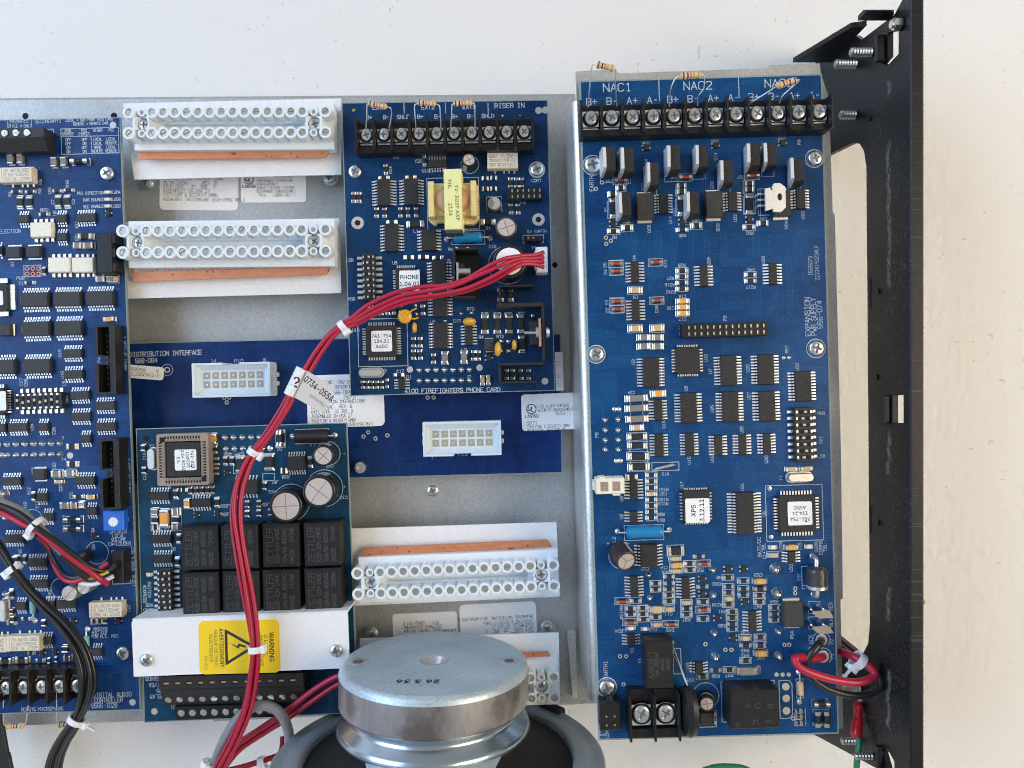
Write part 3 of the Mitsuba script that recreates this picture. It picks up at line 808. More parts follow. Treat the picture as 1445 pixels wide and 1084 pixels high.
for x, y in ((894, 729), (1116, 785.5), (890.3, 902), (986, 941)):
    b.add('chip', soic(4, 26, 17, 11.5, 5.5), x, y)
b.add('chip', soic(14, 48, 60, 25, 8), 1050, 723.5)
b.add('chip', soic(7, 40, 33, 24, 8), 914.6, 783)
b.add('square_chip', quadpack(8, 44, 35, 9, 39, 45, 9), 969, 509)
k17 = b.add('square_chip', quadpack(9, 45, 39, 10, 47, 52, 10), 981, 713.5)
k18 = b.add('square_chip', quadpack(11, 64, 53, 10), 1122, 723.5)
def chip_label(b, key, w, h, px, py, lines, size, rot, zt, gap=1.55, dot=None, ml=1.0):
    m, t = MB(), MB()
    r = 2.2
    m.prism(sbox(-w / 2 + r, -h / 2 + r, w / 2 - r, h / 2 - r).buffer(r, 3), 0, 0.5)
    for i, s in enumerate(lines):
        d = ((len(lines) - 1) / 2 - i) * size * gap
        a = math.radians(rot)
        sans_at(t, s, -d * math.sin(a) * ml, d * math.cos(a), size, rot, 0.55)
    if dot:
        t.disc(1.4, 0.7, 10, dot[0], dot[1])
    M = b.at(px, py, zt) @ T().translate([0, 0, zt])
    entry(key, 'label', D(m, 'label_bright', False), M); entry(key, 'printed_text', D(t, 'ink_black', False), M)
chip_label(b, k17, 34, 34, 984.3, 720.5, ['XPS', '3.12.11'], 6.2, 90, 10.2, 1.9)
chip_label(b, k18, 34, 33, 1128.8, 724.5, ['741-754', '124.21', 'A45C'], 4.6, 180, 10.2, 1.7, (8, -11.5))
b.rect(1081, 684.5, 1161, 763)
smd(b, '''b 1086 689.5 3.2 .6;b 1088 758 3.2 .6''')
b.text('U17', 962, 685, 4.2, 90)
# connectors, switches
b.add('header_socket', socket_strip(13, 118, 19, 16), 1022.5, 465.5, 16)
b.add('dip_switch', dipswitch(8, 40, 75, 25), 1133.5, 613, 8)
key = b.add('white_connector', [('', D(MB().box(-19, 20, -11, 11, 0.3, 26, 1).box(-22, -19, -7, 7, 0.3, 14, .6).box(-15, -6, 11, 13, 4, 26, .5).box(4, 14, -13.5, -11, 4, 26, .5), 'cream_light', False)),
                                ('sockets', D(MB().cbox(-8, -0.5, 11, 13, 26, 26.3).cbox(8.5, -0.5, 11, 13, 26, 26.3), 'socket_brown', False)), ('contacts', D(MB().cbox(-8, -1, 3, 3, 26.3, 27).cbox(8.5, -1, 3, 3, 26.3, 27), 'gold', False))], 861, 686, 26)
b.rect(836.5, 680.5, 841, 690)
b.add('crystal', crystal(39, 15), 1130, 674, 8)
b.add('inductor', axial(51, 9.3, 73, 'blue_body', shape='waist'), 909.3, 750.5, 8)
b.rect(881, 741, 936.5, 762)
b.ring(878, 784, 19, 0.9, 60, 300)
b.add('electrolytic_capacitor', electrolytic(15.2, 29, 3, 'sleeve_purple'), 872.5, 777, 0, 0, ([0.8, 0.6, 0], 25))
dk = b.add('diode', axial(33, 14, 54, 'glass_dark', wr=3.2), 1152.5, 815.5, 14, 90)
entry(dk, 'cathode_band', D(MB().cyl((-14.5, 0, 14.6), (-10, 0, 14.6), 14.1, 20), 'can_silver'), b.at(1152.5, 815.5, 14, 90))
mat('glass_dark', (0.045, 0.045, 0.05), 0.25)
b.line([(1139, 799), (1131, 799.5), (1132, 831), (1136, 831)], 0.8); b.line([(1132, 826), (1138, 826)], 0.8)
b.add('flat_transistor', dpak(27, 42, 13), 1117.7, 866, 6, 0)
# blade terminals
for y in (0, 21.5):
    key = num(b.key + '__blade_terminal')
    M = b.at(1152, 858 + y, 0)
    entry(key, 'blade', D(MB().loft([[[a, c, z] for a, c in ((-13, -2), (-2, -10), (17, -9), (13, -1), (6, 3), (2, 0), (-10, 1))] for z in (14, 17)]), 'zinc_dark', False), M)
    entry(key, 'solder_joint', D(MB().lathe([(5, 0.1), (4, 2), (2, 14), (1e-3, 16)], 12, -12, 2).lathe([(5, 0.1), (4, 2), (2, 14), (1e-3, 16)], 12, 5, 2), 'solder'), M)
    b.rect(1141, 849 + y, 1157, 866 + y, 0.7)
# relays
b.add('tall_relay', relay_black(38, 66, 32, ('AZ693-1', '10A 250VAC', '30VDC', '24VDC'), 90, 4.2), 930.8, 938, 32)
b.line([(944, 895), (907, 896.5), (910, 968), (914, 968)], 0.9); b.line([(944, 895), (944, 900)], .9)
K2 = [('', D(MB().cbox(0, 0, 66, 53, 0.3, 37, 1.6), 'relay_case', False))]
q2 = Print()
q2.line([(-12, 4), (-6, 4), (-9, 9), (-12, 4)], 0.8); q2.ring(4, 5, 3.4, 0.8, 30, 330); q2.text('UL', 20, 4, 5.5, 180, .9); q2.text('21', 0, -17, 6, 0, .8); q2.line([(12, -15), (24, -15)], .7); q2.line([(12, -18), (24, -18)], .7); q2.ring(-24, -20, 2.2, .8)
q2.mb.move(np.array([[1, 0, 0, 0], [0, 1, 0, 0], [0, 0, 1, 37.3], [0, 0, 0, 1.0]]))
K2.append(('printed_text', D(q2.mb, 'ink_faint')))
b.add('square_relay', K2, 1065.5, 1001.5, 37)
b.rect(1018, 961, 1093, 1018)
# two-screw barrier block and its neighbours
key = barrier(b, 2, 33.5, 64, 36, 922.5, 1009, 12.5, 24, False)
disc_m, disc_l = MB(), MB()
for i in range(1):
    rr = []
    for q_, x in ((0.3, -1), (0.92, -0.8), (1.0, 0), (0.92, 0.8), (0.3, 1)):
        a = np.arange(24) * 2 * np.pi / 24
        rr.append(np.stack([np.full(24, x * 9), q_ * 36 * np.cos(a), 30 + q_ * 26 * np.sin(a)], 1))
    disc_m.loft(rr, smooth=True)
disc_l.tube([(-12, 84, 0), (-11, 78, 8), (-4, 50, 22), (0, 34, 32)], 1.1, 8); disc_l.tube([(-10, 66, 0), (-6, 58, 8), (0, 34, 30)], 1.3, 8)
disc_l.lathe([(5, .1), (4, 2), (1, 5), (1e-3, 5)], 12, -12, 84)
b.add('varistor', [('', D(disc_m, 'plastic_black')), ('leads', D(disc_l, 'tin_dull'))], 968, 1003, 30, 0, ([0, 1, 0], 6))
b.rect(950, 915, 961, 951, 0.8)
b.add('black_connector', [('', D(MB().cbox(0, 0, 28, 37, 0.3, 26, 1).box(-4, 4, 18.5, 22, 4, 24), 'plastic_black', False)), ('sockets', D(MB().cbox(-5.6, -11, 9, 9.5, 26, 26.3, 0).cbox(5.6, -11, 9, 9.5, 26, 26.3).cbox(-5.6, 1, 9, 9.5, 26, 26.3).cbox(5.6, 1, 9, 9.5, 26, 26.3), 'hole_black', False)),
                          ('contacts', D(MB().cbox(-5.6, -11, 2.4, 2.4, 26.3, 26.8).cbox(5.6, -11, 2.4, 2.4, 26.3, 26.8).cbox(-5.6, 1, 2.4, 2.4, 26.3, 26.8).cbox(5.6, 1, 2.4, 2.4, 26.3, 26.8), 'gold', False))], 861.5, 1012, 26)
b.rect(843, 996, 848, 1007); b.rect(843.5, 1010, 848.5, 1022)
b.add('electrolytic_capacitor', electrolytic(10.5, 26, 2, 'sleeve_black'), 996.5, 984, 0, 260, ([1, 0, 0], 12))
b.add('band', [('', D(MB().lathe([(10.9, 12), (10.9, 16)], 24), 'wire_yellow'))], 996.5, 984, 0, 260, ([1, 0, 0], 12))
b.ring(996, 982, 18.5, 0.9)
b.add('flat_transistor', dpak(17, 24, 10), 997, 1013, 5, 90); b.rect(983, 1003, 1011, 1026)
for x in (985.5, 1008):
    for y in (1008, 1020):
        b.add('test_pad', flatpad(3), x, y)
b.add('resistor', axial(20, 4.4, 42, 'resistor_tan', wr=1.1), 1128.8, 971, 4, 90)
b.rect(1123.5, 958, 1133.5, 985)
for x, y, r in ((1108.7, 969, 5.4), (1109.3, 985.5, 5.4), (1109.7, 1003, 5.4)):
    b.add('pad', flatpad(r, 0), x, y)
b.line([(1099, 960.5), (1113, 960), (1117.5, 965), (1118.5, 1008), (1114, 1013.5), (1101, 1014), (1099, 960.5)], 0.9)
for x, y, r in ((1159, 903, 8.4), (1161.3, 926.5, 8.6)):
    b.add('pad', [('', D(MB().lathe([(r, .1), (r, .5), (r * .8, 1.2), (r * 0.55, 1.0), (r * .5, .3)], 20), 'pad_tin')), ('hole', D(MB().disc(r * .55, .35, 14), 'hole_black'))], x, y)
    b.ring(x, y, r + 3.5, 0.8, -40, 220)
vias(b, [(849.4, 257.6), (840.8, 266.8), (855, 335.4), (862, 340), (855.5, 344.4), (875, 926), (883.6, 926), (995.3, 909), (880, 966), (1023.6, 917), (1032, 917), (1107, 910), (1113.5, 910), (1122, 830.5), (1122, 837), (1119, 1034 - 20)])
smd(b, '''m 875.5 255 18 7.5;m 966 251 18 7.5;m 1061 248.6 18 7.5
t 911.7 209 12 9;t 1009.5 206 12 9;t 1103.7 202.6 12 9
k 876 266 12 7;k 864.5 274.6 13 8;k 961 263 13 7;k 961 271 13 8;k 1056.4 260 13 7;k 1056.4 268 13 8
r 865.7 294.4 10 25;r 961.7 291 10 25;r 1057 288.6 10 25
t 865 316 11 11;t 962.5 313.6 11 11;t 1057 310 11 11
r 865.7 326.7 15 6;r 962.5 324.6 15 6;r 1057 321 15 6
k 884.7 322 14 8;k 982 319 14 8;k 1076 315.7 14 8
m 869 372.4 17 7;m 869.8 383 17 7;m 925 370.5 17 7;m 870.3 425.5 17 7;m 870.8 436.5 17 7;m 926.6 424.3 17 7
c 896 410 18 8.5;c 896 464 18 9;c 927 463.4 18 9
g 908 476.5 17 9;g 927 476.5 16 9;g 908 489 17 9;g 927 489 16 9
r 962 382.4 15 6;r 962 390.6 15 6;r 962 399.3 15 6;r 962 408 15 6;r 1058.7 388 15 6;r 1058.7 396.8 15 6
o 962.8 425.5 17 7.4;o 962.8 434 17 7.4;o 962.8 442.7 17 7.4
o 928.4 555.5 19 9.5
g 897.7 562 29 9.5;g 897.7 576 29 9.5;g 898.5 591 29 9.5;c 898.5 603.3 17 8.5;k 898.5 616 25 8;k 899 628.5 25 8;k 900 643.6 28 10;k 901 658.8 28 10
b 853.6 592.8 4.6 5;b 872.3 592.3 4.6 5;b 853.9 607.3 4.6 5;b 872.3 607 4.6 5;b 854 621.5 4.6 5;b 872.5 621 4.6 5;b 854 635 4.6 5;b 872.5 635 4.6 5
b 867.5 577.6 3.4 1.5;b 873.5 577.6 3.4 1.5;b 869.5 650.6 3.4 1.5;b 875.5 650.4 3.4 1.5
b 1106 505 2.8 1.5;b 1114 505 2.8 1.5
c 1116.5 661.8 17 6.5;c 1137.6 661 17 6.5
k 891 673 15 8
r 919 670.4 14 6;r 919 679 14 6;r 919 688 14 6;c 919 696.6 14 6;r 919 704.8 14 6;r 919 713.5 14 6;r 919 722 14 6;r 919 730.5 14 6
k 953 777 21 13
c 952 787.7 15 5.5;o 954.7 797 17 7.5;c 953.6 805 15 5.5
r 986 785 14 5.5;r 973 795 14 5.5;r 973 804 14 5.5;m 992.3 795.2 17 6.5
r 943.8 813.4 14 5.5;r 943.8 822.6 14 5.5;r 943.8 831 14 5.5;r 943.8 839.5 14 5.5;r 943.8 848 14 5.5
r 924.8 823 13 5.5;r 924.8 831.7 13 5.5
t 990.7 816.5 11 10;r 991 827.6 14 5.5;t 990.7 837.5 11 10;r 991.8 849 14 5.5;m 992 860 17 6.5;r 991.8 873 14 5.5
b 915 811 5 7;b 916.5 844 5 6;b 1006 840 6 8;b 1005 804 6 8
m 877.7 848.4 18 6.5;r 897 847.5 13 5.5
c 968.5 849.7 14 5.5;r 968.5 858.3 14 5.5;r 968.5 867 14 5.5
r 889.3 858.6 13 5.5;r 889.3 866.7 13 5.5;r 906.5 858 13 5.5;r 906.5 866.5 13 5.5;r 908 874 14 5
c 926.4 859.5 20 9.5;c 944.7 859 11 5.5;r 925 870.4 13 5.5
m 889 878 18 6.5;m 946.4 880.4 18 6.5;c 927 881 14 5.5;l 890 886.2 12 5;l 909.8 887 9 5
c 1090 782.7 14 6;l 1090 772 11 6;o 1116 771.6 18 7.5;l 1141 771 11 6
b 1094 803 8.5 11;b 1096.3 837.5 8.5 11
t 1027 802.7 12 10;t 1049 802.7 12 10
r 1027 815 14 5.5;r 1027.7 827.4 14 5.5;r 1027.7 835.7 14 5.5;c 1027.7 844 14 5.5;r 1027.7 852.5 14 5.5
r 1048.7 819.5 14 5.5;r 1048.7 830.4 14 5.5;r 1048.7 839 14 5.5
o 1071.4 819.5 18 7.5;k 1071.4 830 16 6;r 1071.4 840 14 5.5;r 1071.4 849 14 5.5
t 1051 849 11 10;r 1092.5 857 14 5.5;r 1092.5 866 14 5.5;r 1092.5 874.3 14 5.5
r 1033 863 14 5.5;r 1033 871.3 14 5.5;r 1033 880 14 5.5;r 1033 888 14 6
t 1012 872 11 10
b 1007.3 894 6 8;b 1009 927.5 7 9
k 990.7 954.3 14 7;r 1009.5 945.6 14 6;r 1028.8 945 14 6;g 1053 945.8 29 11
t 1034 900 11 10 -;c 1051 900 15 6;r 1052 910.4 15 6;r 1072.5 899 14 6;k 1072 910 15 7;o 1073 921 18 8;r 1052 932 14 6
b 1098 891.5 5.5 7;b 1098.6 926 7 9
p 1095.8 952 3.1 0;p 1104.4 952 3.1 0;p 1113 952 3.1 0
r 1125.3 1003 6 6;r 1133 1003 6 6;r 1125.8 1011 6 6;r 1133.3 1011 6 6;r 1126 1020 6 6;r 1133.5 1020 6 6
M 1156.5 991.4 22 10;M 1152 1012 10 22;M 1164.5 1012 10 22''')
# thermistor lying in its outline
b.rect(920, 652.5, 958, 664)
b.add('thermistor', [('', D(MB().tube([(-15, -3, 3), (-4, 0, 6), (10, 3, 5)], 2.2, 8), 'can_silver')), ('leads', D(MB().tube([(-15, -3, 3), (-17, -4, 0)], 1, 6).tube([(10, 3, 5), (14, 2, 0)], 1, 6), 'tin'))], 939, 658.5)
# component outlines and reference lettering
for x0, y0, x1, y1 in ((954.5, 378, 969.5, 411.5), (911.5, 666, 926.5, 735), (936.5, 809, 951, 852.5), (1020, 823.5, 1035, 857), (1025.5, 859.5, 1041, 891.5), (1085, 853, 1100, 878), (961, 846, 976, 870.5), (917.5, 819, 932.5, 835.5), (1041.5, 826, 1056, 843.5), (966, 791, 980.5, 808), (882, 855, 896.5, 870.5), (899, 854.5, 913.5, 870), (889.5, 558, 907, 600), (889, 611, 913.5, 664), (1063.5, 836, 1079, 853), (861, 368, 878, 388.5), (862, 421, 879, 442), (953.5, 421.5, 971.5, 447), (857, 284, 874, 308), (953.5, 281, 970.5, 305), (1049, 278, 1066, 302)):
    b.rect(x0, y0, x1, y1, 0.75)
for t, x, y, h, r in (('R28', 962, 374.5, 4, 180), ('R27', 946, 393, 4, 180), ('R216', 945, 402, 4, 180), ('R210', 947, 412, 4, 180), ('U29', 1000, 369, 4.2, 90), ('U28', 1077, 367, 4.2, 90), ('R48', 1060, 381, 4, 180), ('R217', 1059.5, 405.5, 4, 180), ('C18', 963, 418.5, 4, 180), ('C16', 946.5, 435, 4, 180), ('C17', 963, 450.5, 4, 180), ('P3', 1023, 449.5, 4.5, 90), ('U4', 895, 364, 4.2, 90), ('C9', 896.5, 419.5, 4, 180), ('C10', 935, 463, 4, 90), ('D5', 853.5, 374, 4, 90), ('D4', 854.5, 384, 4, 90), ('D3', 856, 427, 4, 90), ('D2', 857, 438, 4, 90), ('D10', 939, 372, 4, 90), ('D16', 926.5, 436, 4, 90), ('2', 959, 462.5, 4, 0), ('1', 959, 471, 4, 0),
                      ('U3', 893.5, 511, 4.2, 90), ('U10', 996, 505, 4.2, 90), ('U7', 1002.5, 524, 4.2, 90), ('U20', 1055, 520, 4.2, 90), ('U32', 1125, 518, 4.2, 90), ('R57', 1110, 493, 4.2, 90), ('U9', 968, 548.5, 4.2, 90), ('U25', 1005, 577, 4.2, 90), ('U27', 1056.5, 559, 4.2, 90), ('U16', 936.5, 599, 4.2, 90), ('U15', 972.5, 650, 4.2, 90), ('U18', 1005, 648, 4.2, 90), ('U26', 1046.5, 607, 4.2, 90), ('U30', 1081.5, 648.5, 4.2, 90), ('SW1', 1158, 621, 4.2, 90), ('MSB', 1158.5, 583.5, 4.2, 0), ('LSB', 1159, 643.5, 4.2, 0), ('P6', 842, 614, 4.5, 90), ('C24', 891, 554, 4, 180), ('RT2', 939, 668.5, 4, 180),
                      ('R151', 936, 691, 4, 180), ('C37', 935.5, 696.8, 4, 180), ('R100', 936, 705, 4, 180), ('R219', 936, 710.8, 4, 180), ('R68', 933, 726, 4, 180), ('R67', 933, 734, 4, 180), ('U8', 877, 704, 4.2, 90), ('U2', 877, 729, 4.2, 90), ('L2', 866.5, 761.5, 4.5, 90), ('+', 858, 767, 5, 0), ('U31', 1047.5, 687, 4.2, 90), ('U6', 1078, 725, 4.2, 90), ('Y1', 1102, 674.5, 4.2, 90), ('BATT/DC', 1071.5, 772, 4.6, 90), ('TBL', 1077.5, 772, 4.6, 90), ('LED8', 1101.5, 771, 4, 90), ('C15', 1128.5, 771, 4, 90), ('LED6', 1151.5, 771, 4, 90), ('COMMS', 1158, 773, 4.6, 90), ('TBL', 1164, 773, 4.6, 90), ('C14', 1078.5, 783.5, 4, 90), ('U20', 1116.5, 801.5, 4.2, 90), ('D37', 1127, 814, 4.2, 90),
                      ('C12', 910, 803, 4, 180), ('C14', 937, 801, 4, 180), ('R20', 987, 805, 4.4, 180), ('R65', 939, 807.5, 4, 180), ('C53', 1070, 811.5, 4.5, 180), ('R8', 1014.5, 815, 4, 180), ('R200', 1012, 824, 4.2, 180), ('R218', 1012, 853.5, 4.2, 180), ('R47', 1069.5, 856, 4.4, 180), ('R54', 1092.5, 849.5, 4.4, 180), ('C11', 943, 866.3, 4.4, 180), ('R37', 968.5, 874.5, 4.4, 180), ('D15', 945.5, 889.3, 4.4, 180), ('C13', 921.5, 888.5, 4.2, 180), ('R11', 877, 868, 4.2, 90), ('R9', 877, 858, 4.2, 90), ('LED4', 875.5, 890.5, 4.4, 180), ('R38', 1019, 883, 4.2, 180), ('R41', 1019, 863, 4.2, 180), ('C31', 1050.5, 893, 4.2, 180), ('R43', 1051.5, 918, 4.4, 180), ('R42', 1051.5, 925, 4.4, 180), ('C35', 1073.5, 928, 4.4, 180), ('R36', 1010, 954, 4.4, 180), ('R37', 1029, 953, 4.4, 180), ('R54', 1117.5, 896, 4.4, 90), ('C25', 1070.5, 945, 4.4, 90), ('K1', 902.5, 932, 4.2, 90), ('U1', 891.5, 917, 4.2, 90), ('D19', 973.5, 960, 4.2, 180), ('U19', 970, 941, 4.2, 90),
                      ('BLACK', 1144, 907, 5.2, 90), ('RED', 1172, 856, 5, 90), ('BLK', 1172.5, 878, 5, 90), ('P2', 1174, 905.5, 4, 90), ('P1', 1174, 926, 4, 90), ('EARTH1', 854.5, 945.5, 5, 90), ('EARTH2', 834.5, 257, 5, 90), ('PWR', 846, 1037, 4.5, 90), ('&', 851.5, 1037, 4.5, 90), ('COM', 857, 1037, 4.5, 90), ('0V', 901, 1036, 6, 90), ('24', 932.5, 1035, 6, 90),
                      ('D35', 859.5, 256, 4, 180), ('D36', 951, 250.5, 4, 180), ('D37', 1046, 250, 4, 180), ('Q17', 907, 264, 4.2, 90), ('Q30', 1004.5, 261, 4.2, 90), ('R5', 855, 296, 4, 90), ('R20', 952.5, 299, 4, 90), ('D09', 916, 323, 4.2, 90), ('D03', 1013, 321, 4.2, 90), ('D04', 1109.5, 317.5, 4.2, 90), ('U14', 946, 311, 4.2, 90), ('U22', 1037.5, 308, 4.2, 90), ('U33', 1133, 304, 4.2, 90), ('D30', 885, 316, 4, 180), ('D34', 982, 312.5, 4, 180), ('D31', 1076.5, 309.5, 4, 180), ('R6', 867, 335, 4, 180), ('R35', 963, 332.5, 4, 180), ('R50', 1058, 329, 4, 180), ('D36', 911, 202.5, 4, 180), ('D38', 1009, 199.5, 4, 180), ('D39', 1103, 196.8, 4, 180), ('Q4', 912, 228, 4.2, 90), ('Q14', 1010, 221, 4.2, 90), ('P8', 1127.5, 201, 4.2, 90)):
    b.text(t, x, y, h, r)
b.text('EXPANSION', 1139.5, 447, 7.2, 90, 0.72, squeeze=.98); b.text('PWR SUPPLY', 1148, 447, 7.2, 90, 0.72, squeeze=.86); b.text('566-074', 1156.5, 444, 7.2, 90, 0.72, squeeze=.9)
for t, x, y in (('0566073', 1143.5, 375), ('221041Y0234LF', 1152.5, 371)):
    b.text(t, x, y, 5.5, 90, 0.45, squeeze=.8)
b.line([(821.5, 462), (855, 487), (857, 520)], 0.0001)
b.finish()

# ---------------------------------------------------------------- power supply bracket (folded galvanised sheet under that board)
sb = (ZC - 0.0615) / F
key = thing('power_supply_bracket', 'folded galvanised sheet metal bracket carrying the tall right-hand circuit board', 'bracket')
M = T().translate([0, 0, 0.0615]).scale(sb)
plate = [(812.5, 101), (868, 97.5), (873, 103.5), (1082, 96.5), (1086, 92), (1157, 89.5), (1158, 103), (1168.5, 134), (1172, 205), (1175, 300), (1178, 302), (1186.5, 630), (1189.5, 845), (1186, 846), (1190, 1028), (850, 1037)]
entry(key, 'plate', D(MB().prism([(x - CX, CY - y) for x, y in plate], -6, 0), 'galvanised', False), M)
wall = MB()
for (xa, ya), (xb, yb) in (((818, 142), (843, 990)),):
    prof = [(6, 0), (0, -0.3), (-3.5, -1.2), (-7, -3), (-9.5, -6), (-11, -9.5), (-11.6, -14), (-11.8, -150)]
    r0 = [(xa + x - CX, CY - ya, z) for x, z in prof]; r1 = [(xb + x - CX, CY - yb, z) for x, z in prof]
    n_ = len(prof)
    wall.add(r0 + r1, [t for i in range(n_ - 1) for t in ([i, i + n_, i + 1], [i + 1, i + n_, i + n_ + 1])])
    wall.add([(x + 5, y, z - (1 if z > -12 else 0)) for x, y, z in r0] + [(x + 5, y, z - (1 if z > -12 else 0)) for x, y, z in r1], [t for i in range(n_ - 1) for t in ([i, i + 1, i + n_], [i + 1, i + n_ + 1, i + n_])])
entry(key, 'side_wall', D(wall, 'galvanised_bright'), M)
entry(key, 'foot_flange', D(quad_prism([(800, 890), (812, 890), (815, 985), (808, 985)], 0.0137, 0.0165), 'galvanised_bright', False))
for x in (860, 1150):
    for y in (140, 1000):
        p0, p1 = P(x, y, 0.0), P(x, y, 0.0555)
        entry(key, 'standoff', D(MB().cyl((p1[0], p1[1], 0), (p1[0], p1[1], 0.0555), 0.004, 10), 'galvanised_bright'))
# ---------------------------------------------------------------- galvanised chassis plate behind the left-hand boards
ZP, ZI, ZS, ZB = 0.0135, 0.0215, 0.0300, 0.0360       # heights of: plate, interface board, white sheets, plug-in boards
key = thing('chassis_plate', 'large galvanised sheet metal chassis plate that carries the left-hand circuit boards', 'metal plate')
chassis = key
entry(key, 'plate', quad_prism and D(quad_prism([(-60, 142), (812, 135.5), (843, 990), (300, 1014), (-60, 1027)], ZP - 0.0015, ZP), 'galvanised', False))
for c, (xa, ya, xb, yb) in enumerate(((-60, 141.8, 812, 135.3), (300, 1015.5, 843, 990))):
    a, b_ = P(xa, ya, ZP), P(xb, yb, ZP)
    d = b_ - a; n_ = np.array([-d[1], d[0], 0]) / np.linalg.norm(d) * (0.0012 if c == 0 else -0.0012)
    entry(key, 'folded_edge', D(MB().loft([[[*(a[:2]), 0.0005], [*(b_[:2]), 0.0005], [*((b_ + n_)[:2]), 0.0005], [*((a + n_)[:2]), 0.0005]], [[*(a[:2]), ZP - 0.0002], [*(b_[:2]), ZP - 0.0002], [*((b_ + n_)[:2]), ZP - 0.0008], [*((a + n_)[:2]), ZP - 0.0008]]]), 'galvanised', False))
def plate_hole(x, y, r):
    s = (ZC - ZP) / F
    entry(chassis, 'hole', D(MB().disc(r, 0.25, 16), 'hole_black'), T().translate(P(x, y, ZP)).scale(s))
for x, y, r in ((36, 164, 4.5), (161, 163.5, 4.5), (783, 374, 4)):
    plate_hole(x, y, r)
def plate_screw(parent, x, y, r, z, h=0.6, name='screw'):
    return put(parent, name, phillips(r, r * h, r * 1.25), T().translate(P(x, y, z)).rotate([0, 0, 1], rng.uniform(0, 90)).scale((ZC - z) / F))
plate_screw(chassis, 610.6, 692.5, 8, ZP)
for x, y in ((208, 257), (466, 251.5), (772, 886), (525, 895)):
    plate_screw(chassis, x, y, 9, ZP + 0.004, 0.9)

# ---------------------------------------------------------------- distribution interface board
dib = Board(thing('interface_board', 'dark blue distribution interface circuit board with two translucent white sockets, lying under the other boards', 'circuit board'),
            [(140, 485), (791, 471), (793.5, 667), (150, 684)], ZI, 1.3, 'mask_interface', 0.5)
b = dib
def power_socket(cx, cy, notch):
    """two by seven translucent socket, notch +1 on the upper edge, -1 on the lower"""
    m, c, p, e = MB(), MB(), MB(), MB()
    w, h, hz, iw, ih = 107, 47, 34, 88, 24
    m.cbox(0, 0, w - 2, h - 2, 0.3, 8)
    t = 3.2
    m.box(-w / 2, -w / 2 + t, -h / 2, h / 2, 8, hz); m.box(w / 2 - t, w / 2, -h / 2, h / 2, 8, hz)
    for s in (-1, 1):
        y0, y1 = (h / 2 - t, h / 2) if s > 0 else (-h / 2, -h / 2 + t)
        if s == notch:
            m.box(-w / 2 + t, -12, y0, y1, 8, hz); m.box(12, w / 2 - t, y0, y1, 8, hz)
        else:
            m.box(-w / 2 + t, w / 2 - t, y0, y1, 8, hz)
    m.loft([[[sx * (w / 2 - t - 0.2 - q * .9), sy * (h / 2 - t - 0.2 - q), z] for sx, sy in ((-1, -1), (1, -1), (1, 1), (-1, 1))] for q, z in ((0, 8), (0, 31), (7, 24.5))])
    for y in (-6, 6):
        m.box(-w / 2 - 3.5, -w / 2, y - 3, y + 3, 4, 12, 1); m.box(w / 2, w / 2 + 3.5, y - 3, y + 3, 4, 12, 1)
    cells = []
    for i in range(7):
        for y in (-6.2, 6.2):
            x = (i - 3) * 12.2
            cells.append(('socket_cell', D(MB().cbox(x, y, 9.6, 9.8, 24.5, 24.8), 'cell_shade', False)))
            p.cbox(x, y, 2.6, 2.6, 24.8, 27, 0.7)
    return [('', D(m, 'nylon_clear', False)), *cells, ('pins', D(p, 'tin', False))]
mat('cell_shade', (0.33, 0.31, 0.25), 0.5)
b.add('power_socket', power_socket(0, 0, 1), 329.5, 536, 25)
b.add('power_socket', power_socket(0, 0, -1), 652.5, 618.5, 25)
b.rect(378, 512, 388, 554); b.line([(322, 521), (322, 513), (327, 513), (326, 521)], .7)
b.text('14', 301.5, 509.5, 4.6); b.text('P10', 337, 509.5, 5); b.text('8', 373, 508, 4.6); b.text('P13', 653, 640.5, 5.2)
b.text('DISTRIBUTION INTERFACE', 183, 500.5, 6.2, 0.6, 0.9, 'l', .86); b.text('566-084', 191, 509.5, 6, 0.6, 0.9, 'l', .86)
for x, y in ((610, 646), (689, 639.5)):
    b.text('1', x, y, 3.5)
vias(b, [(603.5, 561), (612, 561), (519.5, 610), (513, 616), (530, 619), (546.6, 614.5), (316.5, 561.5), (323.5, 561), (320, 568)], 3.0)
b.add('standoff', [('', D(MB().lathe([(8.2, 0), (8.2, 14), (7.4, 15), (4.6, 15), (4.2, 9), (1e-3, 9)], 6 * 3), 'nickel'))], 508.5, 660, 12)
def sticker(parent, corners, z, lines, mt='sticker_white', r=7, ink='ink_black', th=0.8, extra=None):
    """corners TL TR BR BL in pixels at height z; lines: (text, u, v, size, squeeze) along the sticker's own axes in pixels"""
    q = np.array([P(x, y, z)[:2] for x, y in corners]); s = (ZC - z) / F
    ex = (q[1] - q[0]); W = np.linalg.norm(ex) / s; ex /= np.linalg.norm(ex)
    H = np.linalg.norm(q[3] - q[0]) / s
    ang = math.degrees(math.atan2(ex[1], ex[0]))
    M = T().translate([*q[0], z]).rotate([0, 0, 1], ang).scale(s)
    m = MB().prism(sbox(r, -H + r, W - r, -r).buffer(r, 4), 0, th)
    k = entry(parent, 'sticker', D(m, mt, False), M)
    pr = Print()
    for t, u, v, size, sq in lines:
        pr.text(t, u, -v, size, 0, None, 'l', sq)
    if extra:
        extra(pr, W, H)
    entry(k, 'printed_text', D(pr.mb, ink), M @ T().translate([0, 0, th + 0.3]))
    return k
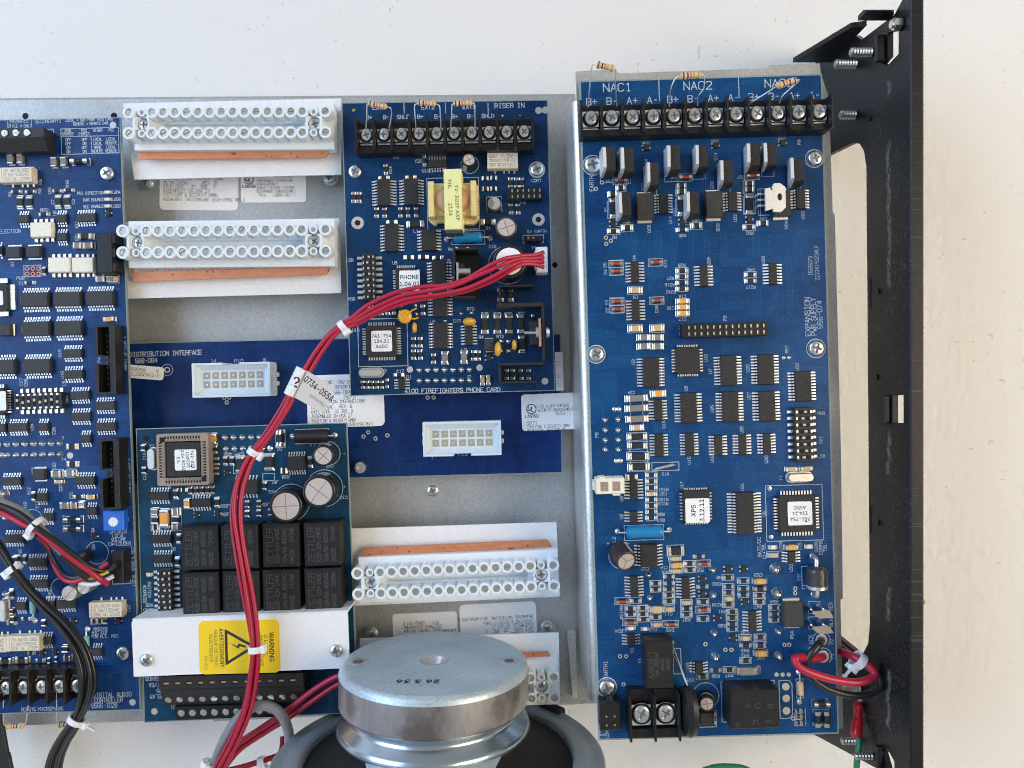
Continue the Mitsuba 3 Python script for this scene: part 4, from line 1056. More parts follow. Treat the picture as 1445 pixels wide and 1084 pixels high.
mid_lines = [('SERVICE NO:  742-248', 6, 12, 5, .82), ('UNIT INTERFACE', 22, 19, 5.4, .85), ('566-084', 38, 26.5, 5.4, .85), ('REF:    742-0', 26, 33, 5.4, .85), ('INSTALLATION INSTRUCTIONS', 6, 39.5, 5, .82), ('0579-816AC   REV  B', 6, 46.5, 5, .84), ('DATE CODE  22 300  X', 6, 53, 5, .82), ('ASSEMBLED IN USA 27', 6, 59.5, 5, .82), ('TYCO FIRE & SECURITY GMBH', 6, 66, 4.6, .74), ('NEUHAUSEN, SWITZERLAND  0528-816AC REV C', 6, 72, 4.2, .70)]
k = sticker(dib.key, [(432.5, 530), (541, 527), (543, 601.5), (433, 604)], ZI + 1e-4, [(t, u, v - 1.5, z * .92, q * .93) for t, u, v, z, q in mid_lines])
labels[k] = {'label': 'white sticker with black part number print half under the red wires'}
def ul(pr, W, H):
    pr.ring(14, -21, 6.6, 1.3); pr.text('UL', 13.6, -21, 5.4, -18, 1.1); pr.text('LISTED', 14.5, -31, 3.6, 0, .8)
sticker(dib.key, [(735, 557), (812, 554), (813.5, 606), (736.5, 608.5)], ZI + 1e-4, [('FIRE ALARM CONTROL', 22.5, 17.5, 4, .74), ('SECURITY SUBASSEMBLY', 22.5, 23, 4, .72), ('26751', 48, 28.5, 4, .8), ('S771', 8, 40.5, 4.8, .85), ('TYCO FIRE & SECURITY GMBH', 7, 46, 3.8, .74), ('NEUHAUSEN, SWITZERLAND', 7, 51, 3.8, .76)], extra=ul, r=5)
k = sticker(dib.key, [(176, 514), (232, 518.5), (231, 537), (174, 532.5)], ZI + 1e-4, [('0566084', 8, 6, 4.2, .9), ('221202V0402', 7, 12.5, 4.2, .9), ('B', 46, 6, 4, 1), ('LF', 45, 12.5, 4, .8)], r=4)
sticker(dib.key, [(783, 497), (794, 496.7), (795, 551), (784, 551.4)], ZI + 1e-4, [('- = -', 1, y, 3, .5) for y in (8, 14, 19, 31, 36, 44, 48)], r=1)
dib.ring(236, 522, 8, .8); dib.ring(236, 522, 3.4, 1.6)
b.finish()

# stickers on the chassis plate
inst = [('568-248  CABINET          ONLY', 5, 8, 4.6, .85), ('INSTALLATION INSTRUCTIONS', 5, 14.5, 4.6, .85), ('0579-248AC      REV  B', 5, 21, 4.6, .9), ('DATE CODE   22  308   X', 5, 26.5, 4.6, .85), ('ASSEMBLED IN USA 27', 5, 32.5, 4.6, .88), ('TYCO FIRE & SECURITY GMBH', 5, 38, 4.4, .82), ('NEUHAUSEN, SWITZERLAND  0619-439AC REV C', 5, 44.5, 4.2, .80)]
k = sticker(chassis, [(226, 238), (336.5, 239), (336, 298), (225, 296.5)], ZP + 1e-4, [(t, u, v - 1, z, q) for t, u, v, z, q in inst])
labels[k] = {'label': 'white part number sticker below the uppermost white terminal strip'}
def ul2(pr, W, H):
    pr.ring(11.5, -18, 6.2, 1.4); pr.text('UL', 11.2, -18, 5, -18, 1.2); pr.text('LISTED', 11.5, -27.5, 3.6, 0, .9)
inst2 = [('SECURITY SUBASSEMBLY', 22.5, 13.5, 3.6, .85), ('EMERGENCY SIGNALING', 22.5, 19.5, 3.6, .85), ('SUBASSEMBLY', 22.5, 24.5, 3.6, .85), ('SMOKE CONTROL SYSTEM', 22.5, 30, 3.6, .85), ('EQUIPMENT SUBASSEMBLY', 22.5, 35, 3.6, .85), ('MTS    0999-087 C', 26, 40.5, 4, .9)]
sticker(chassis, [(340, 236), (431.5, 235), (431.5, 289.5), (339, 286.5)], ZP + 1e-4, inst2, extra=ul2, r=4)
k = sticker(chassis, [(759, 910), (651, 915.5), (650, 856.5), (757, 848)], ZP + 1e-4, [('SERVICE NO:  748-247', 5, 5, 4.4, .85)] + [(t, u, v - 3.5, z * .97, q * .94) for t, u, v, z, q in inst[1:]])
sticker(chassis, [(647, 917), (556, 921), (557, 867), (646, 862.5)], ZP + 1e-4, inst2, extra=ul2, r=4)

# ---------------------------------------------------------------- digital audio board (left)
aud = Board(thing('audio_controller_board', 'blue circuit board at the left edge of the picture crowded with chips and cream relays', 'circuit board'),
            [(-50, 170), (169.5, 165.5), (198.3, 1002), (-50, 1009)], ZB, 1.7, 'mask_audio', 0.6)
b = aud
# screw terminal row at the top
key = num(b.key + '__terminal_block')
M = b.at(20, 199, 18)
blk = MB().loft([[[-80, y, z] for y, z in ((-15, 0.3), (15, 0.3), (15, 26), (2, 26), (-15, 17))], [[46, y, z] for y, z in ((-15, 0.3), (15, 0.3), (15, 26), (2, 26), (-15, 17))]])
scene[key] = {**D(blk, 'plastic_dark', False), 'to_world': M}
for i in range(6):
    x = -37 + i * 15.2 - 15.2
    entry(key, 'screw_well', D(MB().disc(5.6, 26.15, 16, x, 8.5), 'hole_black'), M)
    entry(key, 'screw', slotted(4.8, 1.6, 'zinc_dark')[0][1], M @ T().translate([x, 8.0, 26.1]).rotate([0, 0, 1], rng.uniform(0, 180)))
b.rect(-30, 184, 76, 216)
for x, y in ((60.5, 325), (85.5, 374.5), (119, 374.5)):
    b.add('optical_coupler', opto(31, 22, 33), x, y, 5)
cl = ('OMRON', 'G6HU-2  24VDC', 'JAPAN 2300MA')
cl = ('(A) 6A72A 0282', '0.5A/125VAC', 'VDE UL 2209')
for x, y, f in ((21, 246.5, 0), (148, 861, 1), (32, 908.5, 1), (-15, 911, 1)):
    b.add('cream_relay', relay_cream(46, 21, 15, cl), x, y, 15)
for x, y in ((53, 423.5), (98.5, 422.5), (144, 421.5), (54.5, 464.5), (100, 463.5), (56, 517), (6, 518)):
    b.add('chip', soic(10, 34, 38.5, 21, 8, 'epoxy_grey'), x, y, 0, 90)
for x, y in ((123, 308), (104.5, 499), (106, 528.5), (115, 558), (150, 572.5), (116, 588), (151, 602), (27.5, 603), (-3, 604), (18.5, 679), (123, 678), (22, 759.5), (55, 793), (56, 823), (95, 852)):
    b.add('chip', soic(7, 23, 27, 12.5, 5.5, 'epoxy_grey'), x, y, 0, 90)
for x, y in ((36, 310), (89, 309), (89.5, 335), (63, 602.5), (123, 619), (61, 701), (70, 729), (131.5, 720.5), (32, 854.5), (72, 853), (139, 919), (69, 903), (-2, 354)):
    b.add('chip', soic(4, 23, 14.5, 12, 5.5, 'epoxy_grey'), x, y, 0, 90)
for x, y, r in ((23, 357, 0), (51, 356.5, 0), (11.5, 466, 90), (58.8, 669, 0)):
    b.add('flat_diode', smb(20 if r == 0 and x != 58.8 else 17, 22 if x != 58.8 else 21), x, y, 0, r)
kq = b.add('square_chip', quadpack(20, 54, 41, 8, pw=1.3), -3.5, 420.5)
M = b.at(-9, 421, 8) @ T().translate([0, 0, 8.2])
entry(kq, 'label', D(MB().prism(sbox(-11.5, -8, 11.5, 8).buffer(2, 3), 0, 0.5), 'label_bright', False), M)
kq = b.add('square_chip', quadpack(9, 49, 39, 9), -6.5, 567)
chip_label(b, kq, 30, 27, -6.5, 566, ['0580', '3.02'], 5, 90, 9.2)
b.add('dip_switch', dipswitch(8, 36, 66, 23), 56, 566, 8, 90)
b.add('box_header', box_header(27, 96, 10), 148.5, 507.5, 26)
b.add('box_header', box_header(27, 98, 10), 154.5, 669.5, 26)
b.add('edge_connector', [('', D(MB().box(-11, 9, -28, 28, 0.3, 26, 1).box(9, 13, -25, -14, .3, 24).box(9, 13, -6, 6, .3, 24).box(9, 13, 14, 25, .3, 24), 'plastic_black', False))], 148, 357, 26)
key = b.add('trimmer', [('', D(MB().cbox(0, 0, 29, 28, 0.5, 12, 0.8), 'blue_trimmer', False)), ('dial', D(man(m3.Manifold.cylinder(1.6, 6.6, 6.2, 24) - m3.Manifold.cube([14, 1.3, 2], True).translate([0, 0, 1.6]).rotate([0, 0, 80])).apply_translation([0, -1.5, 12]), 'label_bright', 30))], 160, 735, 12)
for y in (627, 643):
    for i in range(7):
        b.add('solder_joint', solder(4.7, 5.5), 9.7 + 12.5 * i + (0.4 if y > 630 else 0), y - 0.25 * i)
b.add('crystal', crystal(12, 34), 4, 862, 8)
for x, y, r in ((152.5, 245.5, 10), (175, 921, 9.8)):
    screw_on(b, x, y, r)
b.add('test_pad', flatpad(4.6), 159.5, 176.5); b.add('test_pad', flatpad(4.6), 187, 991)
for x, y, r, h in ((97, 838, 10.5, 26), (117.5, 830, 8.5, 24)):
    b.add('electrolytic_capacitor', electrolytic(r, h, 1, 'can_silver', False), x, y, h, 30)
b.add('fallen_capacitor', [('', D(MB().cyl((-14, -5, 9), (8, 4, 9), 8.5, 16), 'sleeve_black'))], 124, 784)
b.ring(137, 780, 16, 0.8); b.ring(46, 733, 14, .8); b.ring(86, 830, 14, .8, 90, 270)
b.add('axial_resistor', axial(18, 3.6, 40, 'resistor_teal', wr=1.1), 46, 857, 4, 92)
mat('resistor_teal', (0.20, 0.48, 0.44), 0.35)
b.add('axial_resistor', axial(15, 3.6, 32, 'resistor_teal', wr=1.1), 122.5, 905, 4, 92)
b.add('plug_socket', [('', D(MB().cbox(0, 0, 15, 44, 0.3, 22, 1).cbox(-10, 0, 8, 36, 2, 16, 1), 'plastic_black', False))], 166, 801, 22)
b.rect(158, 777, 184, 824)
for i in range(3):
    for j in range(2):
        b.add('pad', [('', D(MB().lathe([(3.2, .1), (3.0, .5), (1.6, .5)], 14), 'copper')), ('hole', D(MB().disc(1.6, .2, 10), 'hole_black'))], 38.8 + i * 7.8, 379 + j * 7.6)
b.rect(34, 374.5, 58, 390.5)
barrier(b, 7, 24.7, 46, 34, 32.9, 968.5, 9.2, 24, True, 'pad_tin')
smd(b, '''g 17.5 226 8.5 14;g 31 225.5 8.5 14;g 78.5 230 8.5 14;g 92 229.5 8.5 14;M 115 229 24 9
r 24 271 14 5;r 44 271 14 5;r 82 270 14 5;r 98 269 14 5
r 29.5 286 9 17;r 42.5 286 9 17;r 83 285 9 17;r 96 285 9 17
l 153 272 9 4.5;l 153 282 9 4.5;l 153 291.5 9 4.5;t 154 301 9 10
r 63 303 14 5.5;k 122 334.5 20 8.5;g 112 347.5 12 9;g 127 347.5 14 9
r 63.5 383 5 11;r 43 399.5 14 5
g 144 394.5 13 9;g 157 394.5 8 9;c 165 394.5 8 9
o 156 451 15 6.5
r 102.6 630.4 15 8;r 103.3 655 15 8;p 99 643 4.5 0;g 82 668.5 14 9;g 101 668 14 9;c 85 679.5 12 5
r 48 700.5 5 12;r 112 701 14 5;o 131 701 13 6.5;g 94 713 13 9;g 107 713 10 9;c 117 712 8 9
M 106 733 24 9;M 106 746 24 9;t 134 757 10 9
r 36 789 5 12;k 24 789 8 10;r 17.5 838 6 13;k 19 862 5 8;k 20 873 6 10;r 17.5 879 13 5;r 62.5 879 6 9
r 38 873 13 5;k 99 877 8 6;t 104 876 9 9;t 79 920 9 9;t 61 921 9 9;r 45 921 9 5;k 10 932 18 9;k 33 931 18 9;r 58 932 12 5;r 70 932 4 8;r 80 930 4 8
r 134 876.5 9 6;r 142 876.5 8 7;r 149 876 6 8;t 168 876 10 9;k 97 928 10 8;k 94 915 9 10;g 14 839 5 6
b 2 643 4.7 5;b -3 627 4.7 5;b 6 697 8 9;b 1 727 5 5;b 8 731 5 5;b 7 838 4 5''')
for t, x, y, h, r, q in (('PRIMARY2', 27, 171.5, 4.4, 0, .85), ('STYLE 4 ONLY', 28, 178, 4.2, 0, .8), ('SECONDARY1', 68, 171, 5, 0, .85), ('LOCAL = DAR FROM THIS CARD', 126, 169, 3.8, 0, .8), ('REMOTE = REMOTE DAR', 128, 174.6, 3.8, 0, .8),
                          ('DAR', 96, 184.5, 3.8, 0, .9), ('SOURCE', 96, 189, 3.8, 0, .8), ('PSI', 119, 184.5, 3.8, 0, .9), ('DIRECT', 119, 189, 3.8, 0, .8), ('RISER', 138, 184, 3.8, 0, .8), ('PSI', 157, 183.5, 3.8, 0, .8),
                          ('PSI DIRECTION', 128, 272.5, 4, 0, .85), ('LED4', 164.5, 271.5, 4, 0, .8), ('DAR SOURCE', 132, 282, 4, 0, .85), ('LED3', 164.5, 281.5, 4, 0, .8), ('SEC ENABLE', 132, 291.5, 4, 0, .85), ('LED2', 165, 291, 4, 0, .8), ('SELECTION', 12, 326.5, 5, 0, .9),
                          ('INPUT OPTION 1', 176, 499, 4.8, 90, .85), ('INPUT OPTION 2', 181.5, 671, 4.8, 90, .85), ('LOCAL SPKR & MIC', 188.5, 799, 4.8, 90, .85), ('SPEAKER', 167, 750.5, 4.8, 0, .85), ('LOCAL', 167.5, 756.5, 4.8, 0, .85), ('VOLUME', 167.5, 762, 4.8, 0, .85), ('CW=LOUDER', 169, 767.5, 4.8, 0, .85),
                          ('MASTER', 142, 887.5, 4.4, 0, .85), ('MIC CUT', 141, 892.8, 4.4, 0, .85), ('FOR H.C. MIC', 148, 898, 4.4, 0, .85), ('DIGITAL AUDIO', 158.5, 980.5, 6.2, 0, .78), ('CONTROLLER', 153.5, 988, 6.2, 0, .74), ('0566-1028', 147.5, 995.5, 6.2, 0, .74), ('REMOTE MICROPHONE', 60, 1000.5, 4.8, 0, .85),
                          ('U13', 31, 424, 4, 90, 1), ('U14', 77, 423, 4, 90, 1), ('U12', 122, 421, 4, 90, 1), ('U15', 33, 466, 4, 90, 1), ('U19', 84.5, 499, 4, 90, 1), ('U16', 88, 529, 4, 90, 1), ('U17', 34.5, 519, 4, 90, 1), ('C17', 30, 539, 4, 90, 1), ('C56', 36.5, 540, 4, 90, 1), ('L5', 90, 541, 4, 90, 1), ('U34', 45, 603, 4, 90, 1), ('C35', 76, 608, 4, 90, 1), ('7', 89, 618.5, 4, 0, 1), ('14', 90, 648, 4, 0, 1), ('SW1', 94, 563, 4, 90, 1), ('C31', 47, 664, 4, 90, 1), ('C32', 76.5, 658, 4, 90, 1), ('C27', 85.5, 688, 4, 90, 1), ('R12', 41, 693, 4, 90, 1), ('R10', 35.5, 713.5, 4, 90, 1), ('C11', 52.5, 712, 4, 90, 1), ('C21', 100.5, 699, 4, 90, 1), ('R11', 87, 713, 4, 90, 1), ('R13', 90, 732.5, 4, 90, 1), ('R14', 91, 746, 4, 90, 1), ('U7', 179.5, 732, 4, 90, 1), ('Q4', 131, 748, 4, 90, 1), ('P4', 140, 508, 4.4, 90, 1), ('K3', 57, 257, 4, 90, 1), ('R16', 95, 259.5, 4, 90, 1), ('CR1', 70, 269, 4, 90, 1), ('R3', 56, 270, 4, 90, 1), ('R4', 14, 274, 4, 90, 1), ('C7', 74.5, 285, 4, 90, 1), ('C3', 103.5, 285, 4, 90, 1), ('RES1', 63, 296.5, 4, 0, .9), ('U8', 77.5, 301, 4, 90, 1), ('U11', 108, 317, 4, 90, 1), ('D21', 108, 335, 4, 90, 1), ('PWB', 29, 392.5, 4.4, 0, 1), ('C14', 32, 399.5, 4, 0, 1), ('Y9', 39, 357, 4, 90, 1), ('D1', 17.5, 372.5, 4, 90, 1), ('CUT', 182, 858, 4, 90, 1), ('P10', 28.5, 780, 4, 90, 1), ('C40', 70, 838, 4, 90, 1), ('D3', 132, 772, 4, 90, 1)):
    b.text(t, x, y, h, r, 0.6 if h < 4.7 else None, squeeze=q)
for i, row in enumerate((('OFF', 'OFF', 'LOCAL', 'LOCAL'), ('OFF', 'ON', 'LOCAL', 'REMOTE'), ('ON', 'OFF', 'NONE', 'LOCAL'), ('ON', 'ON', 'REMOTE', 'REMOTE'))):
    for x, t in zip((96.5, 119.5, 138, 157), row):
        b.text(t, x, 197 + i * 5.6 - 0.02 * (x - 120), 3.8, 0, .6, squeeze=.8)
b.rect(86.5, 181, 167.5, 217); b.line([(87, 193), (167.5, 191.5)], .7); b.line([(128.5, 192), (129.5, 216.5)], .7)
b.line([(11, 168), (11.3, 183)], .7); b.line([(44, 168), (44.4, 183)], .7)
b.rect(128, 873, 151, 880.5); b.rect(95, 662, 106, 674); b.rect(75, 662.5, 90, 674.5)
b.finish()
# ---------------------------------------------------------------- phone card (middle top)
ph = Board(thing('phone_card_board', 'blue circuit board with a yellow taped transformer and a ten-screw black terminal row', 'circuit board'),
           [(481.8, 145), (772.7, 141), (783.4, 551.5), (494.4, 559)], ZB, 1.2, 'mask_phone', 0.6)
b = ph
barrier(b, 10, 24.2, 46, 36, 628, 190, 8.3, 24, plate='tin_dull')
for x, t in ((521, 'B+'), (545, 'B-'), (569, 'SHLD'), (593, 'B+'), (617.5, 'B-'), (642, 'B+'), (664, 'B-'), (688.5, 'SHLD'), (709, '+'), (734, '-')):
    b.text(t, x, 165.8 - (x - 520) * .012, 5.2, 0, .8)
b.text('RISER IN', 719, 149, 6.2, 0, .9); b.text('EXT1', 535, 152, 5.4, 0, .8); b.text('EXT2', 604, 151.5, 5.4, 0, .8); b.text('EXT3', 662, 151, 5.4, 0, .8)
for x in (570, 628.5, 688.5):
    b.line([(x, 146), (x + .5, 160)], .9)
screw_on(b, 501.5, 243, 9.5); screw_on(b, 757.7, 240, 9.8, 11.6)
for x, y in ((504.7, 314.7), (759.8, 310)):
    b.add('mounting_hole', [('', D(MB().lathe([(9, .1), (8.8, .5), (4, .5)], 20), 'pad_tin')), ('hole', D(MB().disc(4, .2, 14), 'hole_black'))], x, y)
b.add('pad', flatpad(5), 760, 156); b.add('pad', flatpad(5), 769.5, 155.6)
b.add('pad', [('', D(MB().lathe([(2.4, .1), (2, .5), (.8, .5)], 12), 'gold'))], 499, 155.5)
b.add('chip', soic(7, 22, 27, 12, 5.5), 617.5, 232, 0, 90)
b.add('electrolytic_capacitor', electrolytic(9.5, 26, 2, 'sleeve_black'), 660, 233.5, 0, 190, ([0, 1, 0], -7)); b.ring(663, 232.5, 12.5, .8)
b.add('cream_relay', relay_cream(43, 22, 15, cl, flip=True), 709.5, 226.5, 15)
b.add('header_socket', socket_strip(6, 48, 17, 16), 740, 274, 12)
b.add('smd_capacitor', smd_can(9), 697.5, 287.7, 12)
b.rect(687, 278, 708, 299)
# transformer
key = num(b.key + '__transformer'); M = b.at(639, 284, 20)
entry(key, 'bobbin', D(MB().loft([[[x, y, z] for x, y in ((-35, -24), (-30, -29), (-26, -31), (-22, -27), (22, -27), (27, -31), (33, -27), (35, -20), (35, 23), (30, 27), (-30, 27), (-35, 22))] for z in (1, 12)]), 'coil_tan', False), M)
entry(key, 'winding', D(MB().lathe([(22, 12), (22, 30), (18, 35), (9, 36), (1e-3, 36)], 28, smooth=True), 'coil_copper'), M)
entry(key, 'core', D(MB().box(-27, 27, -20, 22, 12, 24, 1.5), 'coil_tan', False), M)
for s in (-1, 1):
    entry(key, 'flange', D(MB().box(s * 29 - 4, s * 29 + 4, -24, 25, 12, 33, 1.2), 'coil_tan', False), M)
Mt = b.at(639.2, 281, 44) 
entry(key, 'tape', D(MB().box(-12, 12, -41, 41, 1, 44, .8), 'tape_yellow', False), Mt)
tt = MB()
sans_at(tt, 'TV-302P AXP', 5.5, -5, 5.0, -88, 0, 1.05, False); sans_at(tt, 'PHL', -4, 20, 5.0, -88, 0, 1, False); sans_at(tt, '2126', -3.5, -14, 5.0, -88, 0, 1, False)
entry(key, 'printed_text', D(tt, 'ink_black', False), Mt @ T().translate([0, 0, 44.3]))
entry(key, 'core_end', D(MB().box(-11.5, 11.5, -45, -41.3, 1, 38, .6), 'ferrite', False), Mt)
b.rect(603, 251, 676, 324)
for x, y, W, bw, L, n in ((542.5, 273, 35, 19, 38, 9), (581, 272, 35, 20, 38, 9), (553.5, 336.5, 34, 20, 40, 9), (606, 340, 34, 21, 31, 7), (620.5, 408, 35, 21, 80, 18), (622, 474, 34, 21, 38, 9)):
    b.add('chip', soic(n, W, L, bw, 8), x, y)
b.add('chip', soic(7, 23, 30, 11.5, 5.5), 661.5, 473); b.add('chip', soic(4, 22, 16, 10, 5.5), 567.5, 542)
b.add('inductor', axial(41, 8, 61, 'blue_body', shape='waist'), 660.5, 335.5, 8)
b.rect(637.5, 326, 684, 345)
b.add('electrolytic_capacitor', electrolytic(15.3, 30, 2, 'sleeve_purple', rt=.8), 714.5, 321.8, 24, 90)
b.add('jumper', [('', D(MB().cbox(0, 0, 22, 7, .3, 20, .5), 'plastic_black', False)), ('contacts', D(MB().cbox(-7, 0, 2, 2, 20, 24).cbox(0, 0, 2, 2, 20, 24), 'gold', False))], 752.5, 337.5, 14)
b.rect(738, 332, 767, 343); b.text('5V', 747, 327, 4); b.text('EARTH', 763, 326.5, 4)
b.add('electrolytic_capacitor', electrolytic(23.5, 50, 0, 'sleeve_black', True, .78), 719, 370.5, 40, 35)
b.add('capacitor_cap', [('', D(MB().lathe([(18.2, 50.3), (18.2, 50.8), (1e-3, 50.8)], 28), 'label_bright'))], 719, 370.5, 40)
b.ring(716, 374, 27, .8)
b.add('wire_connector', [('', D(MB().box(-8, 8, -17.5, 17.5, .5, 30, 1).box(-10, -8, -12, -6, 4, 28).box(-10, -8, 6, 12, 4, 28), 'label_bright', False))], 764.5, 367, 26)
b.add('dip_switch', dipswitch(8, 35, 66, 17), 521, 391.5, 8)
kq = b.add('square_chip', quadpack(8, 38, 31, 10, 33, 40, 9), 574, 395)
chip_label(b, kq, 29, 28, 578, 396, ['PHONE', '1.04.01'], 5.6, 0, 10.2, 1.7)
kq = b.add('square_chip', quadpack(11, 54, 45, 10), 539.5, 482)
chip_label(b, kq, 29, 29, 538.6, 481.5, ['741-754', '124.21', 'A45C'], 4.6, 0, 10.2, 1.6)
b.rect(505.5, 450, 575, 517); b.add('pad', [('', D(MB().disc(2.6, .2, 12), 'hole_black'))], 569.5, 510.5)
b.add('crystal', crystal(37, 14), 523, 526, 8)
# black heat sinks: thin upright sheets, and the transistors bolted to them
def fins(px, py, sheets, hz, name='heat_sink'):
    m = MB()
    for x0, y0, x1, y1 in sheets:
        m.box(min(x0, x1), max(x0, x1), min(-y0, -y1), max(-y0, -y1), 0.5, hz, .5)
    return b.add(name, [('', D(m, 'plastic_dark', False))], px, py)
fins(660, 391, [(-17, -33, 16, -30.5), (-17, -30.5, -14.5, 32), (-17, 32, 12, 34.5)], 46)
b.add('heat_sink_base', [('', D(MB().box(-14, 16, -30, 30, 4, 8), 'plastic_black', False))], 660, 391)  # dark plate that blackens the inside of the heat sink
b.add('power_transistor', [('', D(MB().box(-4, 3, -16, 16, 6, 36, 1.2), 'epoxy_black', False)), ('tab', D(MB().box(-7, -4.1, -16, 16, 6, 46, .6), 'tin_dull', False)), ('screw', D(MB().cyl((-4, 4, 38), (12, 4, 38), 6, 16), 'zinc_screw'))], 652, 389, 30)
fins(735, 470, [(-30, -63, 17, -60.5), (-30, -60.5, -27.5, -36), (-33, -38.5, 31, -33), (28.5, -33, 32, 42), (-32, 43, 30, 46.5), (-32, 46.5, -29, 70), (-29, 68, 20, 71)], 40)
M = b.at(762, 470, 30); key = num(b.key + '__power_transistor')
entry(key, 'tab', D(MB().box(-2, 1.2, -19, 19, 6, 44, .6), 'tab_pink', False), M)
mat('tab_pink', (0.62, 0.42, 0.37), 0.35, 0.7)
entry(key, 'body', D(MB().box(-14, -2.3, -17, 17, 6, 30, 1.5), 'epoxy_black', False), M)
entry(key, 'bolt', D(MB().cyl((-22, 0, 38), (-5, 0, 38), 2.6, 10).cyl((-6, 0, 38), (-2.2, 0, 38), 9, 16), 'zinc_screw'), M)
entry(key, 'nut', D(MB().cyl((8.2, 0, 38), (13, 0, 38), 8.5, 16, 6), 'zinc_screw'), M)
for x, y, r in ((571, 446.5, 8),):
    key = num(b.key + '__ceramic_disc')
    M = b.at(x, y, 14)
    entry(key, 'body', D(MB().lathe([(1e-3, 8), (6, 8.4), (9.3, 10), (10, 12), (9.3, 14), (6, 15.6), (1e-3, 16)], 20, smooth=True), 'ceramic_disc'), M)
    entry(key, 'leads', D(MB().tube([(3, 2, 12), (10, 9, 8), (15, 12, 0)], 1.3, 6).tube([(6, -3, 12), (14, -3, 6), (17, -1, 0)], 1.3, 6), 'ceramic_disc'), M)
for x, y, r, th, rot in ((583, 462.5, 7.5, 6.5, 0), (662.7, 457, 9.5, 10, 90), (700, 493, 10.5, 8, 0), (723.8, 487, 7.5, 6, 0)):
    b.add('ceramic_disc', ceramic_disc(r, th), x, y, 10, rot, ([0, 1, 0], 12))
for i in range(7):
    b.add('solder_joint', solder(4.6, 5), 591.4 + 11.9 * i, 522.3 - .1 * i); b.add('solder_joint', solder(4.6, 5), 591.4 + 11.9 * i, 537.5 - .1 * i)
b.add('pad', flatpad(4.6), 578.5, 521.6); b.add('pad', flatpad(4.6), 676.6, 519); b.add('pad', flatpad(4.8), 769, 538)
smd(b, '''r 599 227.5 5 13;r 685 252 8 6;r 696.5 251.6 8 6;r 685 267 8 6;r 696.5 266.8 8 6
r 720 258.5 6 13;r 728.7 258.5 6 13;r 736 258.5 6 13;r 721 295 6 13;r 731 295 6 13
r 544.5 239.5 5 13;r 542 251.3 13 5;r 580 250.7 13 5;r 553 313.8 13 5.5
r 531.6 300.3 5.5 12;r 543 300.3 5.5 12;r 565 300 5.5 12;r 576 299.8 5.5 12;r 587.4 299.5 5.5 12
r 499.5 279 6 13;r 507 279 6 13;k 586 317 22 9;k 689 314 18 8;r 618 364 13 5.5;r 577 363.5 12 6;r 597.5 363 12 6
r 520 438.5 6 12;r 529 438 6 12;r 538 437.8 6 12;r 547.6 437.5 6 12;r 556.4 437 6 12;r 597 437.5 6 12;r 566 436 5 10
r 684 457.5 10 24;r 702 457.5 10 24;r 718.5 457 10 24;r 735 456.5 10 24
t 690 505 11 10;r 584 483 6 12;r 593 483 6 12;r 584 500.5 6 12;r 593 500.5 6 12;r 612 506 6 12;g 628 505 9 16;g 655 504 9 16
r 667.8 501.6 6 12;r 675 501.6 6 12;c 681 536.7 6 12;c 689 536.4 6 12;r 752.4 450.7 5 12;k 736.5 486 9 22
r 512 543 5 9;r 518.7 543 5 9;r 525.4 543 5 9;r 532 543 5 9;r 539 543 5 9;r 546.5 541 4.5 11;r 563 529 12 5
r 714.7 528.5 6 13;r 723 528.5 6 13;r 735 528.5 6 13;r 745.7 528.5 6 13;r 706 416 8 17;r 720 416 8 17
b 587 431 3.4 4;b 588 443.5 3.4 4;b 651 442.5 3.6 4;b 665.5 442 3.6 4;b 628 453 3 2;b 640 392.5 3.4 5;b 674.5 417.5 2 5;b 681.5 417.5 2 5;b 688 417.5 2 5;b 645 350.5 3.4 3;b 660 350 3.4 3;b 707 481.5 3.4 2;b 706.5 495.5 3.4 2;b 717.5 482 3.4 2;b 717.5 495.5 3.4 2''')
b.add('flat_transistor', dpak(14, 20, 8), 690.4, 487, 4, 0)
for t, x, y, h, r in (('4100 FIREFIGHTERS PHONE CARD', 638.5, 550.8, 5.6, 0), ('R28', 684, 443, 4, 0), ('R29', 702, 443, 4, 0), ('R30', 717, 443, 4, 0), ('R31', 736, 442.5, 4, 0), ('RT2', 706, 475, 4, 0), ('RT3', 664, 436, 4, 0), ('Q4', 679, 475.5, 4, 0), ('C20', 591, 227.5, 4, 0), ('U12', 600.5, 241, 4, 0), ('TB1', 558.5, 221.5, 4, 0), ('C13', 645, 453, 4, 0), ('U8', 632, 368, 4, 0), ('U9', 557, 371, 4, 0), ('C10', 695, 348, 4, 0), ('R1', 636, 352, 4, 0), ('U6', 611, 455, 4, 0), ('K2', 725, 533, 4, 90), ('C21', 662, 534, 4, 90), ('MSB', 496, 422, 4, 0), ('LSB', 493.5, 367, 4, 0), ('RT1', 574, 427, 4, 0), ('U10', 502, 466, 4, 0), ('Y1', 543, 523, 4, 0), ('C17', 565, 524, 4, 0), ('U11', 576, 532, 4, 0), ('L3', 655, 494, 4, 0), ('CONT', 757, 255, 4, 0), ('D1', 689, 322, 4, 0), ('L1', 587, 326, 4, 0), ('P1', 754, 350, 4, 0), ('P3', 738, 286, 4, 0), ('R14', 551, 240, 4, 90)):
    b.text(t, x, y, h, r, .6 if h < 5 else .85)
b.finish()

# ---------------------------------------------------------------- relay card (middle bottom)
rl = Board(thing('relay_board', 'teal blue circuit board with eight black cube relays and two round silver capacitors', 'circuit board'),
           [(191.6, 605), (489.4, 596.5), (505, 1006), (203.5, 1020)], ZB, 1.5, 'mask_relay', 0.6)
b = rl
b.add('mounting_hole', [('', D(MB().disc(4.2, .2, 16), 'hole_black'))], 206.3, 618.4)
b.add('crystal', crystal(14, 33), 213.6, 648, 8)
